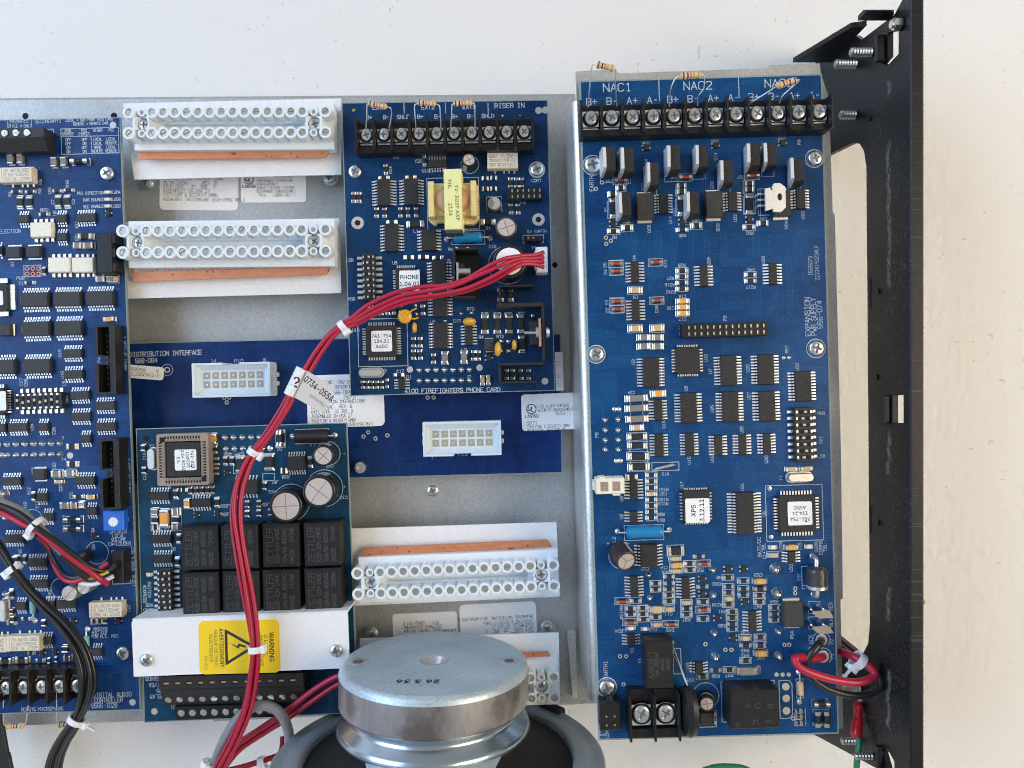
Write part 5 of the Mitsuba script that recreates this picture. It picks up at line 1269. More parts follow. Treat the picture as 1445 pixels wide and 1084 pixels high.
# socketed chip
key = num(b.key + '__chip_socket'); M = b.at(260, 648, 12)
sq = sbox(-36, -36, 36, 36).buffer(-3).buffer(3, 4).difference(sbox(-25.5, -25.5, 25.5, 25.5))
scene[key] = {**D(MB().prism(sq, .5, 17), 'socket_brown', False), 'to_world': M}
sl, ct = MB(), MB()
for i in range(13):
    t = (i - 6) * 3.9
    for a, c, w, h in ((t, 29.5, 2.2, 6.5), (t, -29.5, 2.2, 6.5), (29.5, t, 6.5, 2.2), (-29.5, t, 6.5, 2.2)):
        sl.cbox(a, c, w, h, 17, 17.2); ct.cbox(a * (.93 if w > 3 else 1), c * (.93 if h > 3 else 1), w * .5, h * .5, 17.2, 17.4)
entry(key, 'slots', D(sl, 'hole_black', False), M); entry(key, 'contacts', D(ct, 'socket_brown', False), M)
entry(key, 'chip', D(MB().cbox(0, 0, 49, 49, 1, 15, 1.2), 'epoxy_black', False), M)
entry(key, 'corner_notch', D(MB().cbox(-28, 28, 7, 7, 17, 17.3), 'hole_black', False), M)
entry(key, 'corner_notch', D(MB().cbox(29, -28, 7, 7, 17, 17.3), 'hole_black', False), M)
chip_label(b, key, 30, 29, 262, 649, ['742-229', '102C70', '2.54 9C52', 'E.E.'], 4.2, -87, 15.2, 1.55, (8, -9))
for x, y, r, h, rot in ((458.5, 642.3, 15, 26, 30), (453, 692, 23.2, 33, 35), (407, 712.5, 23.2, 33, 75)):
    b.add('electrolytic_capacitor', electrolytic(r, h, 2, 'sleeve_black', rt=.8), x, y, h * .6, rot)
b.ring(463, 640, 17, .8); b.ring(458, 689, 26, .8); b.ring(411, 709, 26, .8)
b.text('+', 486, 640, 4); b.text('+', 486, 687, 4)
b.add('inductor', axial(46, 9.5, 60, 'plastic_black', shape='ribbed'), 440.5, 615.5, 8)
b.rect(417.5, 605.5, 464, 626)
b.add('chip', soic(7, 32, 26, 20, 7), 420, 653.5, 0, 90); b.add('chip', soic(7, 32, 34, 21, 7), 349, 686.5, 0, 90)
for x, y in ((227, 699.5), (285, 709), (230, 760), (231, 788)):
    b.add('chip', soic(7, 23, 28, 12.5, 5.5), x, y, 0, 90)
b.add('dip_switch', dipswitch(8, 37, 66, 19), 234, 836, 8)
rel = ('ZETTLER', 'AZ6-1CH-24DE', '10A/8A 400VAC', '0422E   CHINA')
for x, y in ((282, 774), (338, 772.5), (396, 770), (454.5, 768.3), (283, 839), (340, 837), (396.5, 835), (455.5, 833)):
    b.add('relay', relay_black(50, 59.5, 34, rel, 90, 5.6), x, y, 34)
for i in range(5):
    b.add('solder_joint', solder(4.8, 5.5), 317 + 12.3 * i, 617.6 - .15 * i); b.add('solder_joint', solder(4.8, 5.5), 318 + 12.3 * i, 633.6 - .15 * i)
for x in (369, 381):
    b.add('solder_joint', solder(4.2, 2), x, 633)
b.add('test_pad', flatpad(4.6), 218, 1004)
smd(b, '''o 302.7 619 8 14;M 395.6 618 11 22;r 438 652 7 14;k 339.6 655 11 22;k 380.7 652 13 22;r 401 664 8 8
r 248.5 697 7 13;r 269 692 5.5 10;r 277 692 5.5 10;r 285 691.7 5.5 10;r 293 691.5 5.5 10;r 300 691.3 5.5 10;r 260 691 8 6
o 265.7 710.6 8 13;r 306.5 709 7 13;t 307.5 724.5 10 9;t 278 727 8 9;t 321 667 9 8
g 220 722 9 10;k 220 733.5 10 12;r 220 744 9 8;o 233.7 731 12 24;g 249 722 10 10;k 249 733 10 12;g 249 743 10 7
r 253 760 7 13;r 251 793 7 13;r 304 634 6 10;r 306 651 8 9;r 318.5 650.5 6 11;r 327.5 650.5 6 11;r 305.5 664.5 7 9
r 349 711.5 6 9;r 365.5 711 6 9;r 349 725 6 9;r 365.5 724 6 9;r 382 723 6 9;r 373.5 685.5 6 11;k 203.5 632 6 9;r 203.5 664 6 9
l 211.5 810.5 8 5''')
b.rect(371, 668.5, 387.5, 678.5); b.rect(329.5, 644, 349, 668); b.rect(389, 607, 402.5, 631)
for x in (220, 249):
    b.rect(x - 7, 717, x + 7, 749)
for t, x, y, h, r in (('C22', 321, 641, 4, 180), ('COMM LED', 331, 641.5, 4, 180), ('Y1', 214.5, 629, 4, 0), ('C18', 204, 644, 4, 90), ('C11', 204, 672, 4, 90), ('U1', 239, 686, 4, 90), ('L1', 440.5, 628, 4, 180), ('C13', 465.5, 657.5, 4, 180), ('C10', 485, 702, 4, 180), ('R28', 403, 673, 4, 180), ('JP1', 388, 680.5, 4, 180), ('C1', 222, 747, 4, 180), ('C2', 235, 747, 4, 180), ('LED3', 318, 714, 4, 180), ('LED4', 374, 712, 4, 180), ('LED5', 318, 726, 4, 180), ('ADDRESS', 204.5, 838, 4.2, -90), ('SWITCH', 211, 832, 4.2, -90), ('MSB', 211, 854, 4, 180), ('BAUD', 209, 861, 4, 180), ('D1', 394, 634, 4, 180), ('U5', 245, 775, 4, 180), ('K1', 485, 756, 4, 90), ('K5', 486, 822, 4, 90), ('R15', 384, 694, 4, 180), ('SW1', 239, 875, 4.2, 180)):
    b.text(t, x, y, h, r, .6)
for t, x, y, q in (('ASSY 566403', 226, 957.5, .8), ('8PT/5A', 222, 966.5, .85), ('CARD', 229, 974.5, .85), ('RELAY', 221.5, 983, .9)):
    b.text(t, x, y, 5.4, 180, .8, squeeze=q)
b.text('TB1', 246, 998, 4, 180, .6)
# terminal blocks under the cover
key = num(b.key + '__terminal_block'); M = b.at(330, 972, 24)
prof = ((-22, .3), (23, .3), (23, 34), (6, 34), (2, 28), (-4, 28), (-22, 20))
scene[key] = {**D(MB().loft([[[x, y, z] for y, z in prof] for x in (-99, 99)]), 'plastic_dark', False), 'to_world': M}
for i in range(12):
    x = -90.5 + 15.75 * i
    entry(key, 'screw_well', D(MB().disc(5.0, 0.15, 16), 'hole_black'), M @ T().translate([x, -12.5, 24.2]).rotate([1, 0, 0], 24))
    entry(key, 'screw', slotted(4.5, 1.6, 'zinc_screw' if i % 3 else 'nickel')[0][1], M @ T().translate([x, -12.5, 24.2]).rotate([1, 0, 0], 24).rotate([0, 0, 1], rng.uniform(0, 180)))
    entry(key, 'wire_slot', D(MB().cbox(x + 1, 13, 8, 6, 34, 34.2), 'hole_black', False), M)
    entry(key, 'contact', D(MB().cbox(x + 2, 13.5, 6.5, 2.6, 34.2, 34.8, .3), 'gold', False), M)
key = num(b.key + '__terminal_block'); M = b.at(321, 1003.5, 18)
scene[key] = {**D(MB().loft([[[x, y, z] for y, z in ((-9, .3), (10, .3), (10, 24), (-9, 20))] for x in (-71, 71)]), 'plastic_black', False), 'to_world': M}
for i in range(9):
    x = -62 + 15.4 * i
    entry(key, 'screw_well', D(MB().disc(5.2, 0.2, 16), 'hole_black'), M @ T().translate([x, 1, 22.2]).rotate([1, 0, 0], 11.9))
    entry(key, 'screw', slotted(4.7, 1.6, 'nickel')[0][1], M @ T().translate([x, 1, 22.3]).rotate([1, 0, 0], 11.9).rotate([0, 0, 1], rng.uniform(0, 180)))
b.finish()

# ---------------------------------------------------------------- white metal cover with the warning label
ZCOV = 0.0520
cov = thing('protective_cover', 'white painted metal cover with a yellow electric shock warning label', 'cover')
s = (ZC - ZCOV) / F
o = P(340, 908, ZCOV); ang = 2.3
M = T().translate(o).rotate([0, 0, 1], ang).scale(s)
m = MB()
w, h = 152, 41
top = [(-w + 4, h - 8), (w, h - 6), (w, -h + 1), (-w - 1, -h), (-w - 1, h - 14)]
m.loft([[[-w - 1, -h, -3], [w, -h, -3], [w, h - 4, -3], [-w - 1, h - 4, -3]], [[-w - 1, -h, 0], [w, -h, 0], [w, h - 5, 0], [-w - 1, h - 5, 0]]])
m.loft([[[-w - 1, h - 3.9, -58], [w, h - 3.9, -58], [w, h - 1.2, -58], [-w - 1, h - 1.2, -58]], [[-w - 1, h - 3.9, -3], [w, h - 3.9, -3], [w, h - 1.2, -3], [-w - 1, h - 1.2, -3]], [[-w + 3, h - 4.9, -.3], [w - 2, h - 4.9, -.3], [w - 2, h - 3.6, -.6], [-w + 3, h - 3.6, -.6]]])
scene[cov + '__sheet'] = {**D(m, 'paint_white', False), 'to_world': M}
for x, y in ((208.3, 931), (475.3, 917.5)):
    p = P(x, y, ZCOV)
    put(cov, 'screw', phillips(9.2, 6, 0, 'nickel'), T().translate(p).rotate([0, 0, 1], rng.uniform(0, 90)).scale(s))
lb = MB().prism(sbox(-57 + 8, -37.5 + 8, 57 - 8, 37.5 - 8).buffer(8, 5), 0, .6)
Ml = T().translate(P(338, 912.8, ZCOV)).rotate([0, 0, 1], 1.4).scale(s)
k = entry(cov, 'warning_label', D(lb, 'label_yellow', False), Ml)
labels[k] = {'label': 'yellow warning label with a black lightning triangle'}
tm = MB()
for t, x, y, sz, sx in (('WARNING', 45.5, -1, 6.4, .95), ('ELECTRIC', 37.5, 1, 4.6, 1.0), ('SHOCK HAZARD', 31.5, -6, 4.4, .95), ('AVERTISSEMENT:', -25, -1.5, 5.6, .84), ('RISQUE DE CHOC', -33, -1.5, 4.8, .92), ('ELECTRIQUE', -40, -1, 4.8, .95), ('576-301 G', -47.5, -21, 3.8, .7)):
    sans_at(tm, t, x, y, sz, -90, .6, sx, t == 'WARNING' or t.startswith('AVER'))
tri = Polygon([(-19, 24), (-19, -24), (21.5, 0)])
tm.prism(tri.buffer(1.2, 3).difference(tri.buffer(-2.6, 3)), .7, .9)
tm.prism([(-12.5, 5.5), (-2.5, 1), (-1.5, 5), (9, 1.5), (9, -1.5), (0.5, 1.5), (-.5, -2.8), (-10, 3.5)], .7, .9)
entry(k, 'printed_text', D(tm, 'ink_black', False), Ml)

# ---------------------------------------------------------------- white terminal strips
def strip_body():
    hz, pitch = 46, 16.6
    cuts0 = m3.Manifold.cube([13 * pitch - 8, 11, 60], True).translate([-.48 * pitch, 0, 38])
    xs = [-8.94 * pitch] + [(-6.98 + i) * pitch for i in range(14)] + [8.0 * pitch]
    solid = m3.Manifold.cube([17.2 * pitch + 6, 66, 20], True).translate([-.3 * pitch, 0, 14])
    parts, cuts = [solid], [cuts0]
    for x in xs:
        for y in (-15, 15):
            parts.append(m3.Manifold.cylinder(hz - 5, 9.2, 8.7, 24).translate([x, y, 5]))
            cuts.append(m3.Manifold.cylinder(9, 5.4, 5.7, 18).translate([x, y, hz - 4.5]))
    for x in (-7.9 * pitch, 6.95 * pitch):
        parts.append(m3.Manifold.cube([19, 18, hz - 8], True).translate([x, 0, (hz - 8) / 2 + 5]))
        cuts.append(m3.Manifold.cylinder(30, 9.6, 9.6, 20).translate([x, 0, hz - 14]))
        for y in (-15, 15):
            parts.append(m3.Manifold.cylinder(hz - 7, 6.0, 5.6, 16).translate([x, y, 5]))
            cuts.append(m3.Manifold.cylinder(12, 3.6, 3.6, 14).translate([x, y, hz - 10]))
    for y, x0, x1 in ((-15, xs[1], xs[14]), (15, xs[1], xs[14])):
        parts.append(m3.Manifold.cube([x1 - x0, 10, hz - 8], True).translate([(x0 + x1) / 2, y, (hz - 8) / 2 + 5]))
    for x in (xs[1] - 6, xs[14] + 6, xs[0] + 6.5, xs[15] - 6.5):
        parts.append(m3.Manifold.cube([3.4, 30, hz - 7], True).translate([x, 0, (hz - 7) / 2 + 5]))
    return xs, man(m3.Manifold.batch_boolean(parts, m3.OpType.Add) - m3.Manifold.batch_boolean(cuts, m3.OpType.Add))
mat('screw_grey', (0.50, 0.51, 0.48), 0.34, 0.8)
xs_, sbody = strip_body()
sbody_ply = D(sbody, 'nylon', 40)
SHEET = MB()
def strip(label, top0, top1, copper_up, sheet, cop, teeth):
    """top0/top1: first and last barrel (upper row) in pixels; sheet: corners at sheet height; cop: comb corners in pixels"""
    key = thing('terminal_strip', label, 'terminal strip', 'white nylon terminal strips')
    zt = ZS + 46 * ((ZC - ZS - .0145) / F)
    a, c = P(*top0, zt), P(*top1, zt)
    d = c - a
    ang = math.degrees(math.atan2(d[1], d[0]))
    s = float(np.linalg.norm(d) / (xs_[15] - xs_[0]))
    u = d / np.linalg.norm(d); n_ = np.array([-u[1], u[0], 0])
    o = a - u * xs_[0] * s - n_ * 15 * s
    M = T().translate([o[0], o[1], ZS]).rotate([0, 0, 1], ang).scale(s)
    scene[key + '__body'] = {**sbody_ply, 'to_world': M}
    ds = slotted(5.25, 2.6, 'screw_grey')[0][1]
    for x in xs_:
        for y in (-15, 15):
            entry(key, 'screw', ds, M @ T().translate([x, y, 41.0]).rotate([0, 0, 1], rng.uniform(0, 180)))
    dp = phillips(9, 6)
    for x in (-7.9 * 16.6, 6.95 * 16.6):
        Mm = M @ T().translate([x, 0, 31]).rotate([0, 0, 1], rng.uniform(0, 90))
        entry(key, 'mounting_screw', dp[0][1], Mm); entry(key, 'screw_recess', dp[1][1], Mm)
    entry(key, 'insulating_sheet', D(quad_prism(sheet, ZS - .0009, ZS), 'sheet_white', False))
    zc = ZS + 0.0048 if copper_up else ZS + 0.004
    q = [P(x, y, zc) for x, y in cop]
    cm = MB().loft([[[*p[:2], zc - .0008] for p in q[::-1]], [[*p[:2], zc] for p in q[::-1]]])
    e0, e1 = P(*teeth[0], zc), P(*teeth[1], zc)
    t = (e1 - e0) / 16.5
    for i in [0] + list(range(2, 16)) :
        p = e0 + t * i
        dd = np.array([-t[1], t[0], 0]); dd = dd / np.linalg.norm(dd) * (.0032 if copper_up else -.0032)
        tt_ = t / np.linalg.norm(t) * .0006
        cm.loft([[[*(v[:2]), zc - .0009 - 1e-5 * i] for v in ((p - tt_, p + tt_, p + tt_ + dd, p - tt_ + dd) if copper_up else (p - tt_ + dd, p + tt_ + dd, p + tt_, p - tt_))], [[*(v[:2]), zc - .0001] for v in ((p - tt_, p + tt_, p + tt_ + dd, p - tt_ + dd) if copper_up else (p - tt_ + dd, p + tt_ + dd, p + tt_, p - tt_))]])
    entry(key, 'copper_comb', D(cm, 'copper', False))
    return key
strip('white nylon terminal strip with copper comb, uppermost of the two stacked at top left', (181, 158), (458.5, 156.5), True, [(174, 146), (481, 139), (481.5, 246.5), (189.5, 253.5)],
      [(190.5, 211), (467, 208.5), (460, 222.5), (198, 225)], ((194, 212.5), (464, 209.5)))
strip('white nylon terminal strip with copper comb, just above the distribution interface board', (173, 326), (459, 323.5), True, [(170, 314), (479, 308), (481.5, 413.5), (180, 421.5)],
      [(184, 385), (466.5, 376.5), (461, 388), (190, 397.5)], ((186.5, 385), (463, 377.5)))
strip('white nylon terminal strip with copper comb above its screws, directly above the loudspeaker magnet', (504, 809.5), (780.7, 798), False, [(496, 746), (785, 737), (790, 842), (498, 855)],
      [(513, 773), (773, 761.5), (779, 772), (507, 785.5)], ((509, 784), (777, 771)))
strip('white nylon terminal strip mostly hidden behind the loudspeaker', (504, 967), (781, 956), False, [(507.8, 901.5), (788.5, 893), (790, 981), (509, 1000)],
      [(513, 931), (773, 919.5), (779.5, 930), (507, 943)], ((509, 942), (777, 929)))
# ---------------------------------------------------------------- leaded resistors clamped in the terminal rows
BR = ('band_gold', 'band_black', 'band_orange', 'band_brown', 'band_brown')
BA = ('band_brown', 'band_black', 'band_orange', 'band_gold', 'band_gold')
wire_resistor('striped_resistor', 'striped resistor in the first two NAC1 terminals, reaching past the board edge', ((841.5, 91), (867, 97)), .092, BA, 0, 4.6,
              [[(842, 91, 92), (836, 92, 91), (833.5, 110, 88), (831, 135, 83), (829.5, 152, 75)], [(866, 97, 92), (869, 100, 91), (868.5, 118, 87), (870.5, 150, 75)]])
wire_resistor('striped_resistor', 'striped resistor lying level over the NAC2 lettering', ((960.5, 107.5), (989, 105.5)), .088, BA, 0, 4.8,
              [[(961, 107.5, 88), (953, 111, 87), (946, 128, 84), (944, 150, 75)], [(988, 105.5, 88), (993.5, 108, 87), (993, 125, 84), (985, 136, 81), (984.5, 149, 75)]])
wire_resistor('striped_resistor', 'striped resistor tilted across the NAC3 lettering', ((1095.5, 121.5), (1124, 113)), .084, BR, 0, 4.6,
              [[(1096, 121.5, 84), (1085, 129, 81), (1058, 146, 75)], [(1123, 113.5, 84), (1128, 114, 83), (1112, 128, 80), (1103, 137, 78), (1100, 146, 75)]])
wire_resistor('striped_resistor', 'striped resistor between the first and second screws of the phone card terminals', ((520, 146.5), (546, 151)), .054, BA, 0, 4.0,
              [[(521, 146.7, 54), (518, 149, 53.5), (517.5, 165, 51), (516.5, 182, 47)], [(545, 151, 54), (551, 153, 53.5), (552.5, 162, 51), (549, 181, 47)]])
wire_resistor('striped_resistor', 'striped resistor between the fourth and fifth screws of the phone card terminals', ((589, 145.5), (615, 146.5)), .054, BA, 0, 4.0,
              [[(590, 145.5, 54), (585, 150, 53.5), (586, 168, 51), (587, 182, 47)], [(614, 146.5, 54), (620, 150, 53.5), (621.5, 165, 51), (622, 181, 47)]])
wire_resistor('striped_resistor', 'striped resistor between the sixth and seventh screws of the phone card terminals', ((640, 146.5), (666, 145.5)), .054, BA, 0, 4.0,
              [[(641, 146.5, 54), (638, 149, 53.5), (637, 165, 51), (636, 181, 47)], [(665, 145.5, 54), (669, 147, 53.5), (670, 162, 51), (670.5, 180, 47)]])
wire_resistor('striped_resistor', 'striped resistor hanging from the leftmost screws of the bottom left terminal row', ((9, 1025), (35, 1023.5)), .030, ('band_gold', 'band_orange', 'band_brown', 'band_black', 'band_gold'), 0, 4.0,
              [[(10, 1025, 30), (5, 1020, 31), (5, 990, 38), (5, 974, 43)], [(34, 1023.5, 30), (36.5, 1018, 31), (40, 995, 38), (42, 972, 43)]])
wire_resistor('striped_resistor', 'striped resistor half hidden by the white tie of the black wire bundle', ((83, 1022.5), (110, 1021.5)), .030, BA, 0, 4.0,
              [[(84, 1022.5, 30), (80, 1018, 31), (80, 998, 37), (79.5, 973, 43)], [(109, 1021.5, 30), (114, 1017, 32), (116, 998, 37), (114, 975, 43)]])

# ---------------------------------------------------------------- wires
def cable(parent, name, pts, r_px, bsdf, n=6, seg=10, grow=None):
    p = catmull(path3(pts), n)
    s = (ZC - np.mean([q[2] for q in pts]) / 1000) / F
    return entry(parent, name, D(MB().tube(p, r_px * s, seg), bsdf))
def tie(parent, px, py, mm, ang, half, width=8, head=True, hang=0, name='cable_tie', dz=0, mt='tie_white'):
    """strap round a bundle whose direction in the picture is ang degrees"""
    s = (ZC - mm / 1000) / F
    a = np.linspace(0, 2 * np.pi, 25)[:-1]
    m = MB()
    ro, ri = half + 1.6, half
    k = len(a)
    o_ = np.stack([np.zeros(k), ro * np.cos(a), (half * .92 + 1.6) * np.sin(a)], 1)
    i_ = np.stack([np.zeros(k), ri * np.cos(a), half * .92 * np.sin(a)], 1)
    dx = np.array([width / 2, 0, 0])
    j = (np.arange(k) + 1) % k; i = np.arange(k)
    for A, B_ in ((o_ - dx, o_ + dx), (o_ + dx, i_ + dx), (i_ + dx, i_ - dx), (i_ - dx, o_ - dx)):
        m.add(np.vstack([A, B_]), np.vstack([np.stack([i, j, j + k], 1), np.stack([i, j + k, i + k], 1)]))
    if head:
        m.box(-width * .65, width * .65, -half - 7, -half - 0.5, -5, 6, 1.2)
    if hang:
        m.box(-1.2, 1.2, -half - 7 - hang, -half - 6, -2.6, 2.6, .5)
    M = T().translate(P(px, py, mm / 1000)).rotate([0, 0, 1], ang).scale(s)
    return entry(parent, name, D(m, mt), M)
hz = thing('red_wire_harness', 'long red wire harness with a white part number flag, plugged into the phone card', 'wire harness')
main = [(483, 461, 51), (466, 474, 51), (449, 496, 51), (434, 521, 51), (419, 545, 51), (402, 578, 52), (384, 606, 53), (368, 627, 54), (357, 640, 55), (346, 661, 56), (337, 690, 57), (334, 722, 58), (337, 756, 59), (343, 795, 60), (350, 838, 60), (356, 878, 60), (359.5, 917, 60), (358, 950, 59), (350, 1000, 58), (331, 1047, 56), (312, 1082, 55), (303, 1100, 54)]
mp = np.array(main)
wid = np.interp(np.arange(len(main)), [0, 3, 5, 8, 11, 14, 16, 17, 21], [.62, .85, .85, .72, 1.2, 1.3, .8, .95, 1.2])
tg = np.gradient(mp[:, :2], axis=0); tg /= np.linalg.norm(tg, axis=1, keepdims=True); pn = np.stack([-tg[:, 1], tg[:, 0]], 1)
heads = {-1.5: [(767.5, 356, 50), (757, 359.5, 51), (738, 361, 53), (715, 364.5, 56), (698, 371, 56), (680, 381, 55), (655, 395, 54), (625, 403, 53), (600, 404.3, 52), (560, 412, 51), (520, 430, 51), (497, 448, 51)],
         -.5: [(767.5, 363, 50), (755, 364.5, 51), (735, 365, 53), (715, 371, 56), (695, 380, 56), (670, 391, 55), (640, 403.5, 54), (600, 411, 52), (565, 418, 51), (525, 436, 51), (500, 451, 51)],
         .5: [(767.5, 369.8, 50), (755, 369, 51), (738, 369, 53), (722, 375, 56), (700, 388, 56), (680, 398, 55), (655, 408, 54), (620, 415.5, 52), (570, 423, 51), (530, 440, 51), (503, 454, 51)],
         1.5: [(767.5, 377.4, 50), (756, 373.5, 51), (740, 373, 53), (726, 378.5, 55), (706, 391, 54), (688, 400, 53), (655, 412, 52), (615, 419, 50), (575, 427, 50), (533, 442, 49.5), (505, 457, 50)]}
for i, (o_, hd) in enumerate(heads.items()):
    off = {-1.5: (-5.4, 0), -.5: (-2.6, 1.5), .5: (1.9, -.6), 1.5: (5.0, .9)}[o_]
    wob = 1.2 * np.sin(np.arange(len(main)) * .9 + i * 2.1)
    body = [(x + n_[0] * -(off[0] * k + w_), y + n_[1] * -(off[0] * k + w_), z_ + off[1]) for (x, y, z_), n_, k, w_ in zip(main, pn, wid, wob)]
    cable(hz, 'wire', hd + body, 3.0, 'wire_red')
for x, y, mm, an, hf, hd_ in ((483.5, 460.5, 51, 37, 7.2, 1), (358, 638, 55, 57, 7.8, 1), (360, 916, 60, 92, 8.2, 1)):
    tie(hz, x, y, mm, an, hf, 9, True)
# paper flag with the part number
zf = .0545; s = (ZC - zf) / F
fl = [(433.5, 523.5), (472, 546.5), (456.5, 583.5), (415.5, 561)]
k = entry(hz, 'flag', D(quad_prism(fl, zf - .0004, zf - .0001), 'flag_paper', False))
mat('flag_paper', (0.56, 0.53, 0.50), 0.6); mat('flag_white', (0.74, 0.73, 0.73), 0.5)
labels[k] = {'label': 'paper flag printed 0734-055A'}
tm = MB(); sans_at(tm, '0734-055A', 0, 0, 9.0, -38, 0, .70, True)
entry(k, 'printed_text', D(tm, 'ink_black', False), T().translate(P(450, 549, zf)).scale(s))
tm = MB(); sans_at(tm, '107047PRC', 0, 0, 4.6, -37, 0, .72, False)
entry(k, 'printed_text', D(tm, 'ink_grey', False), T().translate(P(447.5, 565, zf)).scale(s))
ws = np.array([(421, 517, 51), (407.5, 556, 51.3)])
p0, p1 = P(427, 520.5, .0515), P(409, 558, .0518)
k = entry(hz, 'wrap', D(MB().cyl(p0, p1, 9.2 * s, 20), 'flag_white'))
tm = MB(); sans_at(tm, '2', 0, 0, 14, -24, 0, 1.0, True)
entry(k, 'printed_text', D(tm, 'ink_black', False), T().translate(P(417.5, 539, .0515 + 9.35 * s)).scale(s))

h2 = thing('red_wire_pair', 'pair of red wires coming out from behind the loudspeaker toward the bottom left', 'wire')
cable(h2, 'wire', [(520, 945, 50), (480, 953, 50), (445, 972, 49), (405, 1003, 48), (365, 1030, 46), (335, 1050, 44), (318, 1068, 43), (300, 1095, 42)], 4.2, 'wire_red')
cable(h2, 'wire', [(520, 955, 48), (482, 963, 48), (448, 984, 47), (408, 1012, 46), (368, 1037, 44), (340, 1056, 42), (322, 1076, 41), (306, 1098, 41)], 4.2, 'wire_red')
gc = thing('grey_cable', 'looped grey cable at the bottom edge beside the loudspeaker', 'cable')
cable(gc, 'jacket', [(297, 1100, 50), (304, 1075, 51), (318, 1042, 53), (336, 1014, 54), (355, 999, 55), (375, 996, 55), (393, 1004, 54), (404, 1022, 52), (408, 1042, 48), (406, 1066, 42), (400, 1090, 36)], 7, 'cable_grey', 8, 14)
cable(gc, 'wire', [(310, 1090, 40), (340, 1083, 40), (372, 1073, 40), (392, 1066, 39), (398, 1055, 37), (399, 1040, 34)], 4, 'wire_red_dark')
tie(gc, 293, 1079, 52, 62, 8, 8, True); tie(gc, 370, 1076, 42, 15, 7, 9, True)

bc = thing('black_wire_bundle', 'bundle of black wires tied twice, hanging past the audio board to the bottom edge', 'wire bundle')
mb_ = [(-14, 752, 46), (3, 778, 46), (18, 802, 47), (36, 827, 47), (60, 853, 48), (88, 880, 49), (109, 908, 50), (121, 937, 50), (124, 962, 50), (120, 988, 48), (112, 1009, 45), (103, 1026, 42), (90, 1046, 38), (80, 1068, 34), (74, 1095, 30)]
mp = np.array(mb_, float); tg = np.gradient(mp[:, :2], axis=0); tg /= np.linalg.norm(tg, axis=1, keepdims=True); pn = np.stack([-tg[:, 1], tg[:, 0]], 1)
wid = np.interp(np.arange(15), [0, 2, 4, 6, 8, 10, 12, 14], [.7, .6, .9, 1.5, 1.7, .8, 1.2, 1.7])
for i, (o1, dz) in enumerate(((-5.6, 0), (-2.2, 2.2), (1.6, -1.0), (5.0, 1.6), (7.6, -.6))):
    if i == 4: wid = wid * .85
    cable(bc, 'wire', [(x + n_[0] * o1 * k, y + n_[1] * o1 * k, z_ + dz) for (x, y, z_), n_, k in zip(mb_, pn, wid)], 3.0, 'wire_black')
tie(bc, 19.5, 803, 47, -52, 10, 9, True, 0); tie(bc, 108, 1016, 44, 60, 10.5, 8, True, 12)

ac = thing('audio_cable', 'grey jacketed cable with red and black wires plugged into the left board', 'cable')
cable(ac, 'jacket', [(-15, 703, 50), (8, 711, 50), (30, 722, 50), (52, 742, 51), (74, 764, 50), (88, 778, 49), (94, 785, 48.6)], 6.2, 'cable_grey', 8, 12)
cable(ac, 'heat_shrink', [(90, 781, 49), (103, 794, 48.5), (116, 806, 48), (127, 814, 47.5)], 8, 'wire_black', 8, 12)
cable(ac, 'wire', [(-15, 716, 52), (10, 727, 52), (35, 741, 53), (52, 749, 53), (75, 767, 53), (100, 787, 52), (125, 805, 51), (142, 818, 49), (152, 824, 46)], 4.2, 'wire_red')
cable(ac, 'wire', [(-15, 709, 53), (10, 717, 53), (32, 728, 53.5), (55, 747, 54), (78, 763, 53), (104, 783, 52), (128, 801, 50), (150, 806, 47), (164, 797, 45)], 3.9, 'wire_black')
cable(ac, 'wire', [(54, 757, 48), (66, 770, 47), (74, 790, 46), (82, 808, 46), (93, 819, 46), (106, 821, 47), (118, 816, 47)], 3.4, 'wire_red')
cable(ac, 'wire', [(50, 752, 48), (66, 773, 47), (78, 795, 46), (90, 810, 46), (104, 816, 46.5), (117, 813, 47)], 3.4, 'wire_black')
cable(ac, 'wire', [(126, 813, 47), (134, 808, 48), (144, 800, 48), (152, 794, 47)], 3.0, 'wire_red')
cable(ac, 'wire', [(126, 816, 47), (140, 812, 48), (153, 806, 47)], 3.0, 'wire_yellow')
cable(ac, 'wire', [(112, 822, 46), (128, 825, 46), (146, 820, 46), (160, 813, 45)], 3.2, 'tie_white')
tie(ac, 51, 743, 51, -40, 13.5, 8, True)

# loop of thick red and black wire on the power supply board
lp = thing('wire_loop', 'loop of thick red and black wire with a white tie at the tall right-hand board', 'wire')
cable(lp, 'wire', [(1161, 927, 67), (1150, 929, 71), (1134, 928, 75), (1124, 928, 78), (1122, 933, 79), (1130, 943, 80), (1150, 952, 80), (1180, 960, 79), (1210, 963, 78), (1230, 957, 76), (1234, 950, 75), (1229, 943, 74), (1217, 934, 72), (1203, 926, 69), (1188, 920, 62), (1176, 915, 57)], 5.6, 'wire_red', 8, 12)
cable(lp, 'wire', [(1159, 904, 67), (1156, 909, 73), (1148, 918, 75), (1140, 930, 75), (1138, 945, 75), (1147, 958, 75), (1168, 972, 74), (1195, 980, 73), (1220, 981, 72), (1238, 973, 71), (1243, 962, 70), (1236, 950, 68), (1220, 938, 64), (1200, 925, 60), (1180, 908, 55)], 5.2, 'wire_black', 8, 12)
tie(lp, 1211, 932, 71, -40, 11, 12, True, 16)

